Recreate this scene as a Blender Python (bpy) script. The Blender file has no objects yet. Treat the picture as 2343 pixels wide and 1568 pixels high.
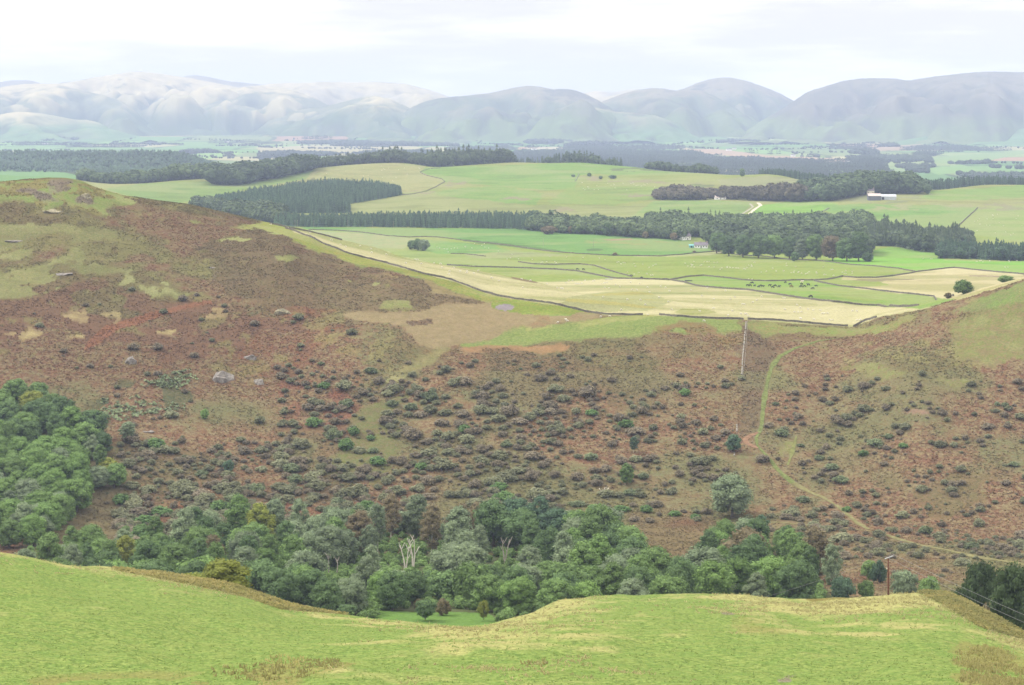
SKY_WHITE=(7.5,7.15,6.65); SKY_GREY=(5.45,5.22,4.85); ZENITH=2.8; SUN=2.3; HAZE=6.8e-5; HAZE_COL=(.515,.605,.885); EXPOSURE=.8
import bpy, math, random
import numpy as np
from mathutils import Vector, Matrix
R = math.radians
random.seed(7)
scene = bpy.context.scene
COL = scene.collection

# ---------------------------------------------------------------- survey: pixel of the photo (2343 wide) + depth -> metres
F, CX, HZ = 4980.0, 1171.5, 290.0          # focal length in those pixels, centre column, eye level row
def zat(py, D): return -(py - HZ) / F * D
def xat(px, D): return (px - CX) / F * D

# ---------------------------------------------------------------- noise
def _hash(ix, iy, s):
    ix = np.asarray(ix).astype(np.int32); iy = np.asarray(iy).astype(np.int32)
    with np.errstate(over='ignore'):
        h = ix*np.int32(374761393) + iy*np.int32(668265263) + np.int32((s*974634777) & 0x7fffffff)
        h &= np.int32(0x7fffffff); h ^= h >> 13
        h = h*np.int32(1274126177); h &= np.int32(0x7fffffff); h ^= h >> 16
    return (h & np.int32(0xffff)).astype(np.float32)*np.float32(1/32767.5) - np.float32(1)
def vnoise(x, y, s=0):
    x = np.asarray(x, np.float32); y = np.asarray(y, np.float32)
    ix = np.floor(x); iy = np.floor(y); fx = x - ix; fy = y - iy
    fx = fx*fx*fx*(fx*(fx*6-15)+10); fy = fy*fy*fy*(fy*(fy*6-15)+10)
    a = _hash(ix, iy, s); b = _hash(ix+1, iy, s); c = _hash(ix, iy+1, s); d = _hash(ix+1, iy+1, s)
    a += (b-a)*fx; c += (d-c)*fx
    return a + (c-a)*fy
def fbm(x, y, s=0, o=4):
    r = 0; a = 1.0; t = 0
    for k in range(o):
        r = r + a*vnoise(x*2**k + 17.3*k, y*2**k - 9.1*k, s+k); t += a; a *= 0.5
    return r/t
def sstep(a, b, x):
    t = np.clip((x-a)/(b-a), 0, 1); return t*t*(3-2*t)

# ---------------------------------------------------------------- scene helpers
def tag(o, label=None, cat=None, group=None, kind=None):
    if label: o['label'] = label
    if cat: o['category'] = cat
    if group: o['group'] = group
    if kind: o['kind'] = kind
    return o
def link(name, me, mat=None, parent=None, loc=None):
    o = bpy.data.objects.new(name, me); COL.objects.link(o)
    if mat is not None: me.materials.append(mat)
    if parent is not None: o.parent = parent
    if loc is not None: o.location = loc
    return o
def empty(name, loc, rz=0.0, sc=None):
    o = bpy.data.objects.new(name, None); COL.objects.link(o)
    o.empty_display_size = 0.5
    o.location = loc; o.rotation_euler = (0, 0, rz)
    if sc is not None: o.scale = sc if hasattr(sc, '__len__') else (sc, sc, sc)
    return o
def dup(root):
    r = root.copy(); COL.objects.link(r)
    for ch in list(root.children):
        c = ch.copy(); COL.objects.link(c); c.parent = r
        for g in list(ch.children):
            d = g.copy(); COL.objects.link(d); d.parent = c
    return r

class Geo:
    """collects vertices, quads and triangles as arrays and makes one mesh of them"""
    def __init__(s): s.V=[]; s.Q=[]; s.T=[]; s.C=[]; s.n=0
    def add(s, V, Q=None, T=None, tint=0.5):
        V = np.asarray(V, float).reshape(-1, 3); s.V.append(V)
        if Q is not None and len(Q): s.Q.append(np.asarray(Q, np.int64).reshape(-1,4)+s.n)
        if T is not None and len(T): s.T.append(np.asarray(T, np.int64).reshape(-1,3)+s.n)
        t = np.asarray(tint, float)
        s.C.append(np.full(len(V), float(t)) if t.ndim == 0 else t)
        s.n += len(V); return s
    def arrays(s):
        V = np.concatenate(s.V); C = np.concatenate(s.C)
        Q = np.concatenate(s.Q) if s.Q else np.zeros((0,4), np.int64)
        T = np.concatenate(s.T) if s.T else np.zeros((0,3), np.int64)
        return V, Q, T, C
    def mesh(s, name, smooth=False):
        V, Q, T, C = s.arrays()
        me = bpy.data.meshes.new(name)
        me.vertices.add(len(V)); me.vertices.foreach_set('co', V.astype(np.float32).ravel())
        nl = Q.size + T.size; nf = len(Q) + len(T)
        me.loops.add(nl); me.loops.foreach_set('vertex_index', np.concatenate([Q.ravel(), T.ravel()]).astype(np.int32))
        me.polygons.add(nf)
        st = np.concatenate([np.arange(len(Q))*4, Q.size + np.arange(len(T))*3]).astype(np.int32)
        me.polygons.foreach_set('loop_start', st)
        me.polygons.foreach_set('use_smooth', np.full(nf, smooth, dtype=bool))
        a = me.attributes.new('tint', 'FLOAT', 'POINT'); a.data.foreach_set('value', C.astype(np.float32))
        me.update(calc_edges=True)
        return me

# ---------------------------------------------------------------- material helpers
def mat(name):
    m = bpy.data.materials.new(name); m.use_nodes = True
    nt = m.node_tree; b = nt.nodes['Principled BSDF']
    b.inputs['Roughness'].default_value = 0.9
    b.inputs['Specular IOR Level'].default_value = 0.08
    return m, nt, b
def N(nt, t, **kw):
    n = nt.nodes.new(t)
    for k, v in kw.items(): setattr(n, k, v)
    return n
def math_node(nt, op, a, b=None, clamp=False):
    n = N(nt, 'ShaderNodeMath', operation=op, use_clamp=clamp)
    for i, v in enumerate((a, b)):
        if v is None: continue
        if isinstance(v, (int, float)): n.inputs[i].default_value = v
        else: nt.links.new(v, n.inputs[i])
    return n.outputs[0]
def mixc(nt, f, a, b, blend='MIX'):
    n = N(nt, 'ShaderNodeMix', data_type='RGBA', blend_type=blend)
    for i, v in ((0, f), (6, a), (7, b)):
        if isinstance(v, (int, float)): n.inputs[i].default_value = v
        elif isinstance(v, (tuple, list)): n.inputs[i].default_value = (*v, 1)
        else: nt.links.new(v, n.inputs[i])
    return n.outputs[2]
def maprange(nt, v, a, b, c, d, smooth=False):
    n = N(nt, 'ShaderNodeMapRange')
    if smooth: n.interpolation_type = 'SMOOTHSTEP'
    nt.links.new(v, n.inputs[0])
    for i, x in enumerate((a, b, c, d)): n.inputs[i+1].default_value = x
    return n.outputs[0]
def noise(nt, scale, detail=3, rough=0.55, coord='Position', stretch=None):
    g = N(nt, 'ShaderNodeNewGeometry') if coord == 'Position' else N(nt, 'ShaderNodeTexCoord')
    src = g.outputs['Position'] if coord == 'Position' else g.outputs['Object']
    n = N(nt, 'ShaderNodeTexNoise'); n.inputs['Scale'].default_value = scale
    n.inputs['Detail'].default_value = detail; n.inputs['Roughness'].default_value = rough
    if stretch:
        mp = N(nt, 'ShaderNodeMapping'); mp.inputs['Scale'].default_value = stretch
        nt.links.new(src, mp.inputs[0]); src = mp.outputs[0]
    nt.links.new(src, n.inputs['Vector'])
    return n.outputs['Fac']

def plain_mat(name, col, var=0.25, scale=2.0, rough=0.9, spec=0.1):
    m, nt, b = mat(name)
    n = noise(nt, scale, 4, 0.6, 'Object')
    lo = tuple(c*(1-var) for c in col); hi = tuple(min(1, c*(1+var)) for c in col)
    nt.links.new(mixc(nt, maprange(nt, n, .3, .7, 0, 1), lo, hi), b.inputs['Base Color'])
    b.inputs['Roughness'].default_value = rough; b.inputs['Specular IOR Level'].default_value = spec
    return m

def leaf_mat(name, ca, cb, vary=0.35, transl=0.25):
    """foliage: every leaf clump and every plant a slightly different tint between two leaf colours"""
    m, nt, b = mat(name)
    at = N(nt, 'ShaderNodeAttribute', attribute_name='tint').outputs['Fac']
    oi = N(nt, 'ShaderNodeObjectInfo').outputs['Random']
    nz = noise(nt, 0.45, 2, 0.5, 'Object')
    f = math_node(nt, 'ADD', math_node(nt, 'MULTIPLY', at, 0.45), math_node(nt, 'ADD', math_node(nt, 'MULTIPLY', oi, 0.35),
        math_node(nt, 'MULTIPLY', math_node(nt, 'SUBTRACT', nz, 0.25), 0.5)), clamp=True)
    c = mixc(nt, f, ca, cb)
    v = maprange(nt, at, 0, 1, 1-vary, 1+vary)
    v2 = maprange(nt, math_node(nt, 'FRACT', math_node(nt, 'MULTIPLY', oi, 7.31)), 0, 1, 0.8, 1.2)
    vv = N(nt, 'ShaderNodeCombineColor'); q = math_node(nt, 'MULTIPLY', v, v2)
    for i in range(3): nt.links.new(q, vv.inputs[i])
    c = mixc(nt, 1.0, c, vv.outputs[0], 'MULTIPLY')
    nt.links.new(c, b.inputs['Base Color'])
    b.inputs['Roughness'].default_value = 0.7
    tr = N(nt, 'ShaderNodeBsdfTranslucent'); nt.links.new(c, tr.inputs['Color'])
    mx = N(nt, 'ShaderNodeMixShader'); mx.inputs[0].default_value = transl
    nt.links.new(b.outputs[0], mx.inputs[1]); nt.links.new(tr.outputs[0], mx.inputs[2])
    nt.links.new(mx.outputs[0], nt.nodes['Material Output'].inputs['Surface'])
    return m
# ================================================================ TERRAIN: one height table over (u = X/Y, Y)
U0, U1, NU = -0.295, 0.295, 1240
US = np.linspace(U0, U1, NU)
PXC = US*F + CX                                        # the photo column of each table column
YS = np.concatenate([np.exp(np.linspace(math.log(2.0), math.log(150.0), 60, endpoint=False)),
                     np.exp(np.linspace(math.log(150.0), math.log(560.0), 330, endpoint=False)),
                     np.exp(np.linspace(math.log(560.0), math.log(3700.0), 860, endpoint=False)),
                     np.exp(np.linspace(math.log(3700.0), math.log(13000.0), 260))])
NY = len(YS)
def curve(pts, smooth=14):
    """a quantity along the photo's columns, softened a little"""
    p = np.array(pts, float); v = np.interp(PXC, p[:,0], p[:,1])
    k = np.exp(-0.5*(np.arange(-40, 41)*(PXC[1]-PXC[0])/smooth)**2); k /= k.sum()
    return np.convolve(np.pad(v, 40, 'edge'), k, 'valid')
K = []                                                  # knots, near to far: (depth curve, height curve)
def knot_z(D, z):
    K.append((np.broadcast_to(np.asarray(D, float), (NU,)).copy(), np.broadcast_to(np.asarray(z, float), (NU,)).copy()))
def knot(D, py): D = np.broadcast_to(np.asarray(D, float), (NU,)); knot_z(D, -(np.asarray(py)-HZ)/F*D)

knot_z(1.9, -1.7); knot_z(40, -12.4); knot_z(100, -27.6)
knot(190, 1568)
fg_py = curve([(-250,1225),(0,1262),(60,1271),(140,1288),(220,1299),(300,1308),(366,1315),(439,1327),(512,1338),(585,1354),(658,1377),(732,1390),(851,1402),
               (945,1411),(1055,1417),(1129,1415),(1183,1406),(1257,1386),(1282,1375),(1348,1362),(1421,1351),(1494,1349),(1613,1351),(1672,1357),(1763,1360),
               (1836,1366),(1928,1366),(2001,1361),(2030,1358),(2111,1356),(2165,1360),(2220,1382),(2275,1413),(2343,1445),(2600,1570)], 9)
fg_D = curve([(-250,330),(0,335),(450,350),(850,338),(1050,330),(1180,340),(1400,385),(1700,388),(2030,388),(2170,386),(2280,355),(2343,335),(2600,260)], 40)
zc = -(fg_py-HZ)/F*fg_D
z190 = zat(1568, 190)
knot_z(190+(fg_D-190)*.5, z190+(zc-z190)*.5+0.9)
knot_z(fg_D-8, zc-0.02+ (z190-zc)*8/(fg_D-190)*.7)
knot_z(fg_D+6, zc-1.55)
knot_z(fg_D+45, zc-17)
right = sstep(2050, 2250, PXC)
knot_z(490, -118 + 8*right)
knot(560, 1404)
knot_z(640, -134)
knot(700, 1271)
knot(curve([(0,745),(300,770),(1200,780),(2343,745)]), curve([(0,1205),(300,1190),(1200,1180),(2343,1215)]))
knot(curve([(0,812),(600,845),(1900,850),(2100,820),(2343,805)]), curve([(0,1060),(600,1040),(1200,1020),(1900,1010),(2343,1060)]))
knot(curve([(0,870),(600,905),(1900,905),(2100,860),(2343,845)]), curve([(0,920),(600,900),(1200,880),(1900,880),(2343,950)]))
knot(curve([(0,925),(600,955),(1200,955),(1900,950),(2100,900),(2343,885)]), curve([(0,790),(600,775),(900,765),(1200,800),(1500,780),(1900,800),(2100,830),(2343,840)]))
knot(curve([(0,1060),(600,1085),(711,1165),(761,1155),(836,1128),(936,1100),(1036,1080),(1111,1060),(1171,1045),(1271,1022),(1346,1008),(1421,998),(1500,992),(1700,1000),(1900,1003),(1960,992),(2007,962),(2107,935),(2343,920)]),
     curve([(0,580),(150,570),(300,580),(450,590),(600,570),(655,540),(711,543),(761,566),(836,591),(936,618),(1036,642),(1111,670),(1171,683),(1271,697),(1346,715),(1421,721),(1500,722),(1700,731),(1900,744),(1960,752),(2007,760),(2107,775),(2343,745)], 8))
S_py = curve([(-250,418),(0,418),(30,415),(60,411),(110,408),(150,408),(185,413),(215,428),(240,436),(280,447),(330,455),(430,467),(520,487),(600,507),(640,514),(686,523),(736,536),(786,550),(861,567),(911,586),(948,595),(1005,605),(1086,618),
              (1171,635),(1221,645),(1300,668),(1400,695),(1500,706),(1700,718),(1900,738),(1960,745),(2007,726),(2057,718),(2107,708),(2157,696),(2207,681),(2257,666),(2307,652),(2343,643),(2600,560)], 7)
S_D = curve([(-250,1150),(0,1160),(150,1180),(330,1190),(600,1222),(786,1236),(1171,1240),(1221,1225),(1300,1140),(1400,1080),(1500,1048),(1700,1045),(1900,1018),(1960,1003),(2007,985),(2107,975),(2343,955),(2600,950)], 18)
knot(S_D, S_py)
S_z = -(S_py-HZ)/F*S_D
mid_h = curve([(-250,-62),(0,-62),(150,-62),(600,-86),(750,-90),(900,-95),(1050,-99),(1171,-101),(1221,-100),(1350,-97.5),(1500,-97),(1900,-98),(2007,-101),(2150,-101),(2343,-99)], 20)
knot_z(np.maximum(S_D+90, 1240), np.minimum(mid_h, S_z-2)*0.6+0.4*np.minimum(mid_h, S_z-4))
knot_z(1420, np.where(PXC < 900, np.minimum(-96, mid_h-6), -105))
for py, D in ((640,1560),(620,1700),(600,1840),(580,1980),(560,2110),(540,2230),(525,2320)): knot(D, py)
C_py = curve([(-250,400),(0,400),(150,405),(250,422),(300,421),(430,410),(480,408),(600,397),(716,386),(800,378),(850,375),(905,373),(945,375),(975,381),(1010,383),(1171,372),(1250,374),(1330,372),(1380,376),(1440,381),(1500,389),(1560,393),
              (1660,402),(1757,402),(1790,406),(1830,413),(1900,425),(2000,432),(2150,433),(2200,427),(2260,422),(2343,424),(2600,424)], 12)
C_D = 2900 + (432-C_py)*11
for t, f in ((.2,.18),(.4,.36),(.62,.56),(.84,.80)):
    knot(2320+(C_D-2320)*f, 525+(C_py-525)*t)
knot(C_D, C_py)
left = 1-sstep(380, 620, PXC)
zC = -(C_py-HZ)/F*C_D
knot_z(C_D+260, zC-12)
knot_z(np.full(NU, 4250.), -134*(1-left) + left*zat(398, 4250))
knot_z(np.full(NU, 5000.), -131*(1-left) + left*zat(356, 5000))
knot_z(np.full(NU, 5450.), zat(398,5450)*(1-left) + left*(-95))
knot_z(np.full(NU, 6500.), zat(377,6500)*(1-left) + left*(-104))
knot(7700, 356); knot(9000, 341); knot(10400, 327)
knot(11400, 312); knot_z(13000, -60)

def pchip(xk, yk, x):
    h = np.diff(xk); d = np.diff(yk)/h
    m = np.zeros_like(yk); m[0] = d[0]; m[-1] = d[-1]
    w1 = 2*h[1:]+h[:-1]; w2 = h[1:]+2*h[:-1]
    ok = d[:-1]*d[1:] > 0
    with np.errstate(divide='ignore', invalid='ignore'):
        hm = (w1+w2)/(w1/d[:-1]+w2/d[1:])
    m[1:-1] = np.where(ok, hm, 0)
    i = np.clip(np.searchsorted(xk, x)-1, 0, len(xk)-2)
    t = (x-xk[i])/h[i]; t2 = t*t; t3 = t2*t
    return (2*t3-3*t2+1)*yk[i] + (t3-2*t2+t)*h[i]*m[i] + (-2*t3+3*t2)*yk[i+1] + (t3-t2)*h[i]*m[i+1]
KD = np.array([k[0] for k in K]); KZ = np.array([k[1] for k in K])
Z = np.zeros((NU, NY))
for i in range(NU):
    xk = np.maximum.accumulate(KD[:, i] + np.arange(len(KD))*1e-3)
    Z[i] = pchip(xk, KZ[:, i], YS)
XX = US[:, None]*YS[None, :]; YY = np.broadcast_to(YS[None, :], (NU, NY))
PXG = np.broadcast_to(PXC[:, None], (NU, NY))
def win(a, b, c, d): return sstep(a, b, YY)*(1-sstep(c, d, YY))
w_fg = win(20, 120, 400, 450)
Z += w_fg*(1.15*fbm(XX/30, YY/42, 3, 2) + 0.58*fbm(XX/8, YY/12, 5, 3))
w_hill = win(620, 720, 1120, 1250)
Z += w_hill*(1.5*fbm(XX/55, YY/60, 11, 2) + 0.55*fbm(XX/16, YY/16, 13, 3) + .18*fbm(XX/4.5, YY/4.5, 14, 2))
w_fld = win(1020, 1250, 3300, 3700)*sstep(0, 18, np.abs(YY-S_D[:, None])+18*(PXG>1300)*(PXG<1950))
Z += w_fld*(1.5*fbm(XX/120, YY/210, 21, 2) + 0.35*fbm(XX/32, YY/60, 23, 2))
Z += sstep(1450, 2300, YY)*(1-sstep(3300, 3700, YY))*2.4*fbm(XX/180, YY/230, 27, 2)
Z += sstep(5200, 6500, YY)*5*fbm(XX/700, YY/900, 31, 3)
VP = HZ - F*Z/YY                                        # photo row of every table point

def ground(X, Y):
    X = np.asarray(X, float); Y = np.asarray(Y, float)
    fu = np.clip((X/Y-U0)/(U1-U0)*(NU-1), 0, NU-1.001); i = fu.astype(int); fu = fu-i
    j = np.clip(np.searchsorted(YS, Y)-1, 0, NY-2); fv = np.clip((Y-YS[j])/(YS[j+1]-YS[j]), 0, 1)
    return (Z[i,j]*(1-fu)+Z[i+1,j]*fu)*(1-fv) + (Z[i,j+1]*(1-fu)+Z[i+1,j+1]*fu)*fv
def G(px, py, dmin=480, dmax=12000):
    """where the line of sight through a pixel of the photo first meets the ground beyond dmin"""
    i = int(round(np.clip(((px-CX)/F-U0)/(U1-U0)*(NU-1), 0, NU-1)))
    j0 = int(np.searchsorted(YS, dmin)); col = VP[i, j0:]
    hit = np.nonzero(col <= py)[0]
    if len(hit) == 0: return None
    k = hit[0]
    if k == 0: Y = YS[j0]
    else:
        a, b = col[k-1], col[k]; Y = YS[j0+k-1] + (YS[j0+k]-YS[j0+k-1])*((a-py)/(a-b) if a != b else 0)
    if Y > dmax: return None
    X = (px-CX)/F*Y
    return Vector((X, Y, float(ground(X, Y))))
def proj(p): return (CX+F*p[0]/p[1], HZ-F*p[2]/p[1])

def pip(px, py, poly):
    P = np.asarray(poly, float); inside = np.zeros(px.shape, bool); j = len(P)-1
    for i in range(len(P)):
        xi, yi = P[i]; xj, yj = P[j]
        c = ((yi > py) != (yj > py)) & (px < (xj-xi)*(py-yi)/(yj-yi+1e-12)+xi)
        inside ^= c; j = i
    return inside
# ================================================================ LAND COVER: two albedos per ground point, mixed by fine noise in the material
CA = np.zeros((NU, NY, 3), np.float32); CB = np.zeros((NU, NY, 3), np.float32)
n_lo = fbm(XX/9, YY/14, 41, 3); n_md = fbm(XX/26, YY/34, 43, 3); n_hi = fbm(XX/90, YY/110, 45, 3)
wx = fbm(XX/16, YY/22, 51, 5)*1.5; wy = fbm(XX/16, YY/22, 57, 5)*1.5
GREEN=(.098,.172,.034); GREEN_D=(.068,.128,.030); BRIGHT=(.110,.215,.032); STRAW=(.29,.255,.115); STRAW_P=(.33,.285,.165)
OLIVE=(0.150,0.154,0.050); RUST=(.122,.072,.044); RUST_D=(0.119,0.072,0.049); BRACKEN_G=(0.096,0.102,0.049); ORANGE=(.150,.082,.046); TAN=(.190,.150,.082)
MOOR=(0.145,0.119,0.065); GREY=(.16,.15,.15); HEDGE=(.05,.06,.03)
def fill(mask, a=None, b=None, k=1.0):
    kk = (mask*k)[..., None].astype(np.float32)
    if a is not None: CA[:] = CA*(1-kk) + np.array(a, np.float32)*kk
    if b is not None: CB[:] = CB*(1-kk) + np.array(b, np.float32)*kk
def paint(poly, a=None, b=None, dmin=600, dmax=4000, warp=5.0, thr=None, nz=None, k=1.0):
    P = np.asarray(poly, float)
    i0, i1 = np.searchsorted(PXC, [P[:,0].min()-30, P[:,0].max()+30]); j0, j1 = np.searchsorted(YS, [dmin, dmax])
    if i1 <= i0 or j1 <= j0: return
    sl = (slice(i0, i1), slice(j0, j1)); vp = VP[sl]
    bb = (vp > P[:,1].min()-30) & (vp < P[:,1].max()+30)
    if thr is not None: bb &= ((n_md if nz is None else nz)[sl] > thr)
    I, J_ = np.nonzero(bb); I = I+i0; J_ = J_+j0
    # rough vegetation blends from one cover to the next over a few metres
    for q, wq in ((1.0, 1.0),) if warp < 5 else ((.55, .5), (.55, 1.3), (.5, 2.3)):
        m = pip(PXC[I]+wx[I, J_]*warp*2*wq, VP[I, J_]+wy[I, J_]*warp*wq, P); i, j = I[m], J_[m]; kk = k*q
        if a is not None: CA[i, j] = CA[i, j]*(1-kk) + np.array(a, np.float32)*kk
        if b is not None: CB[i, j] = CB[i, j]*(1-kk) + np.array(b, np.float32)*kk
def ell(cx, cy, rx, ry, n=20): return [(cx+rx*math.cos(t), cy+ry*math.sin(t)) for t in np.linspace(0, 2*math.pi, n, endpoint=False)]

# --- near pasture
fg = (YY < 480).astype(np.float32)
fill(fg, (.108,.166,.042), (.142,.182,.052))
slope_y = np.gradient(Z, axis=1)/np.gradient(YY, axis=1)
curv = Z - (0.5*fbm(XX/30, YY/42, 3, 1)*0)
bump_fg = 0.75*fbm(XX/30, YY/42, 3, 2) + 0.28*fbm(XX/8, YY/12, 5, 3)
dry = np.clip(0.55*fbm(XX/22, YY/30, 61, 4) + .34*fbm(XX/8.5, YY/7, 65, 4) + 0.8*bump_fg*0.6 + 0.38*fbm(XX/3.2, YY/4.2, 67, 4)
              + 0.42*np.exp(-((VP-fg_py[:,None])/34)**2) + 0.30*sstep(1300, 2343, PXG)*np.exp(-((VP-fg_py[:,None]-40)/75)**2) - 0.10, 0, 1)
fill(fg*sstep(-.06,.5,dry)*.74, STRAW, (.27,.25,.105))
for cx, cy, rx, ry in ((380,1556,330,24),(590,1540,130,22),(660,1513,48,14),(760,1520,50,12),(1230,1518,30,9),(1080,1520,40,7),(1760,1450,55,9),(2230,1500,70,30),(2280,1540,110,34)):
    paint(ell(cx, cy, rx, ry), (.175,.165,.06), (.15,.14,.05), 60, 420, 14, -0.1, n_lo, .7)
for cx, cy, rx, ry in ((2110,1395,26,10),(1668,1406,16,5),(1800,1556,14,6)):
    paint(ell(cx, cy, rx, ry), (.17,.14,.12), (.12,.10,.07), 60, 420, 6, -0.2)
# bracken strips along its rims
brk = [(256,1300),(366,1308),(439,1320),(512,1330),(585,1346),(658,1370),(732,1384),(851,1398),(860,1412),(740,1402),(640,1394),(560,1366),(500,1352),(380,1326),(270,1306)]
paint(brk, (.130,.140,.042), (.130,.110,.042), 60, 430, 3)
brk2 = [(2090,1350),(2165,1356),(2220,1378),(2275,1409),(2343,1441),(2420,1480),(2420,1530),(2343,1466),(2290,1450),(2240,1436),(2200,1410),(2165,1388),(2120,1366)]
paint(brk2, (.112,.138,.038), (.125,.115,.040), 60, 430, 5)
paint([(2160,1390),(2230,1440),(2300,1468),(2343,1475),(2343,1500),(2250,1460),(2180,1420)], (.10,.13,.03), (.13,.12,.035), 60, 430, 8, 0.0)
paint([(1830,1362),(1930,1362),(1950,1374),(1850,1376)], (.13,.10,.03), (.10,.09,.03), 60, 430, 5)
# --- the far side of the valley: bracken moor
hill = ((YY >= 480) & (YY < 1420)).astype(np.float32)
fill(hill, RUST, MOOR)
mot = sstep(-.12, .28, n_md + .35*n_lo)
fill(hill*mot*.85, (.130,.095,.052), BRACKEN_G)
fill(hill*sstep(.15,.45, n_hi + .4*n_md)*.6, (.10,.10,.042), (.082,.080,.036))
fill(hill*sstep(.2,.5, -n_hi + .3*n_lo)*.7, (.150,.066,.038), (.105,.058,.036))
fill(((YY>520)&(YY<700)&(PXG<1890+30*n_md)).astype(np.float32), (.068,.080,.034), (.058,.064,.030))
glade = [(840,1396),(880,1399),(945,1401),(1030,1400),(1120,1404),(1150,1440),(840,1440)]
paint(glade, (.088,.155,.036), (.082,.140,.036), 500, 640, 2)
paint([(90,1105),(150,1080),(280,1075),(300,1180),(260,1250),(40,1275)], (.105,.092,.048), (.090,.084,.044), 600, 900, 12)
paint([(1440,1180),(1630,1180),(1640,1260),(1600,1280),(1470,1275)], RUST, (.105,.06,.036), 620, 860, 8)
# left hill
lg = [(-80,425),(0,416),(60,411),(150,405),(215,425),(262,446),(300,462),(300,470),(250,480),(215,492),(180,484),(150,466),(105,470),(60,458),(0,468),(-80,470)]
paint(lg, (.118,.162,.044), (.122,.135,.046), 900, 1300, 9)
paint(lg, (.17,.155,.065), (.15,.14,.05), 900, 1300, 9, .16, n_lo)
for cx, cy, rx, ry in ((140,415,28,8),(100,445,24,8),(195,458,18,14),(150,428,14,5),(60,437,26,6)):
    paint(ell(cx,cy,rx,ry), (.155,.135,.10), (.125,.105,.085), 900, 1300, 6)
paint([(-80,516),(0,515),(90,512),(200,515),(270,530),(305,548),(290,556),(200,552),(100,562),(60,585),(-80,600)], (.124,.136,.050), (.128,.120,.052), 900, 1300, 9, None, None, .8)
paint([(80,485),(140,476),(150,488),(120,496),(90,494)], (.13,.125,.055), (.12,.10,.05), 900, 1300, 5)
mixn = .7*n_md+.7*n_lo
for t_, k_ in ((-.15,.2),(.0,.3),(.12,.4)): paint([(-80,560),(300,560),(470,575),(580,650),(520,700),(330,700),(200,690),(0,710),(-80,715)], (.128,.138,.052), (.122,.118,.050), 850, 1300, 14, t_, mixn, k_)
paint([(-80,690),(200,660),(460,700),(700,740),(700,800),(300,830),(-80,800)], (.125,.078,.048), (.108,.07,.044), 850, 1300, 14, -.25)
paint([(470,555),(600,515),(700,560),(860,620),(1000,650),(1110,690),(1000,712),(800,714),(650,695),(520,668),(470,620)], (.102,.092,.048), (.106,.080,.045), 850, 1300, 14)
paint([(520,560),(700,560),(1000,655),(1100,690),(800,640)], (.115,.076,.046), (.085,.072,.04), 850, 1300, 14, .05)
for cx, cy, rx, ry in ((590,512,46,8),(545,545,30,9),(660,590,26,6),(830,650,32,8),(905,690,30,7),(720,566,18,8),(430,505,30,6)):
    paint(ell(cx,cy,rx,ry), (.145,.165,.05), (.14,.14,.055), 850, 1300, 10, -.15, n_lo)
strip = [(600,507),(653,520),(711,541),(761,564),(836,589),(936,616),(1036,640),(1111,668),(1171,681),(1271,695),(1340,714),(1340,720),(1250,708),(1160,700),(1090,684),(1010,654),(920,628),(820,604),(740,577),(690,556),(640,535),(560,515)]
paint(strip, (.115,.175,.040), (.15,.16,.055), 850, 1300, 5)
paint([(1090,684),(1010,654),(920,628),(880,620),(960,655),(1080,695)], (.17,.15,.07), (.13,.11,.05), 850, 1300, 6, -.1)
paint([(200,785),(240,745),(330,715),(420,698),(480,690),(482,698),(430,706),(350,728),(280,752),(230,785),(190,800)], ORANGE, (.16,.08,.045), 850, 1300, 4)
bog = [(776,716),(830,710),(900,712),(1000,706),(1120,690),(1200,702),(1300,712),(1385,723),(1300,731),(1230,745),(1180,765),(1060,785),(1000,802),(955,790),(930,745),(870,738),(800,728)]
paint(bog, TAN, (.150,.122,.062), 850, 1300, 6)
paint([(930,735),(985,730),(990,742),(940,746)], (.12,.085,.05), (.10,.08,.05), 850, 1300, 3)
paint([(1010,715),(1200,706),(1340,722),(1240,742),(1100,770),(1020,770)], (.16,.115,.06), (.14,.12,.06), 850, 1300, 12, .0)
paint([(1125,692),(1180,688),(1271,700),(1350,715),(1300,722),(1200,716),(1130,706)], (.115,.175,.038), (.13,.16,.045), 850, 1300, 4)
paint(ell(1156,703,21,7), (.17,.15,.155), (.14,.12,.125), 850, 1300, 1.5)
paint([(1050,788),(1120,775),(1210,752),(1250,744),(1330,732),(1420,722),(1520,722),(1702,733),(1698,752),(1600,756),(1500,764),(1440,775),(1330,775),(1180,792),(1060,796)], (.114,.157,.042), (.130,.157,.048), 850, 1300, 7)
paint([(1210,752),(1300,735),(1420,724),(1510,724),(1450,732),(1300,746),(1200,762)], (.19,.19,.075), (.15,.165,.05), 850, 1300, 8, -.05)
paint([(1550,740),(1610,738),(1690,762),(1690,790),(1600,790),(1500,770)], (.15,.10,.05), (.115,.10,.045), 850, 1300, 9, -.05)
paint([(1100,790),(1300,792),(1290,800),(1200,806),(1060,808),(1050,800)], (.21,.125,.06), (.155,.10,.052), 850, 1300, 5)
paint([(865,882),(900,858),(960,826),(1005,802),(1030,800),(990,830),(930,862),(890,884)], (.175,.165,.075), (.12,.12,.05), 800, 1300, 6)
paint([(1050,808),(1290,808),(1560,900),(1400,960),(1100,900),(1000,850)], (.085,.078,.042), (.115,.078,.044), 800, 1300, 14, -.05)
paint([(640,870),(760,860),(830,920),(850,1020),(760,1040),(650,990)], (.140,.070,.045), (.115,.066,.042), 700, 1300, 14, -.35)
paint([(830,930),(930,900),(900,1060),(800,1130),(720,1120)], (.095,.110,.040), (.10,.085,.042), 700, 1300, 14, -.2)
paint([(300,1000),(800,1090),(800,1180),(300,1190)], (.085,.080,.040), (.105,.072,.042), 700, 1300, 16, -.25)
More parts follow.
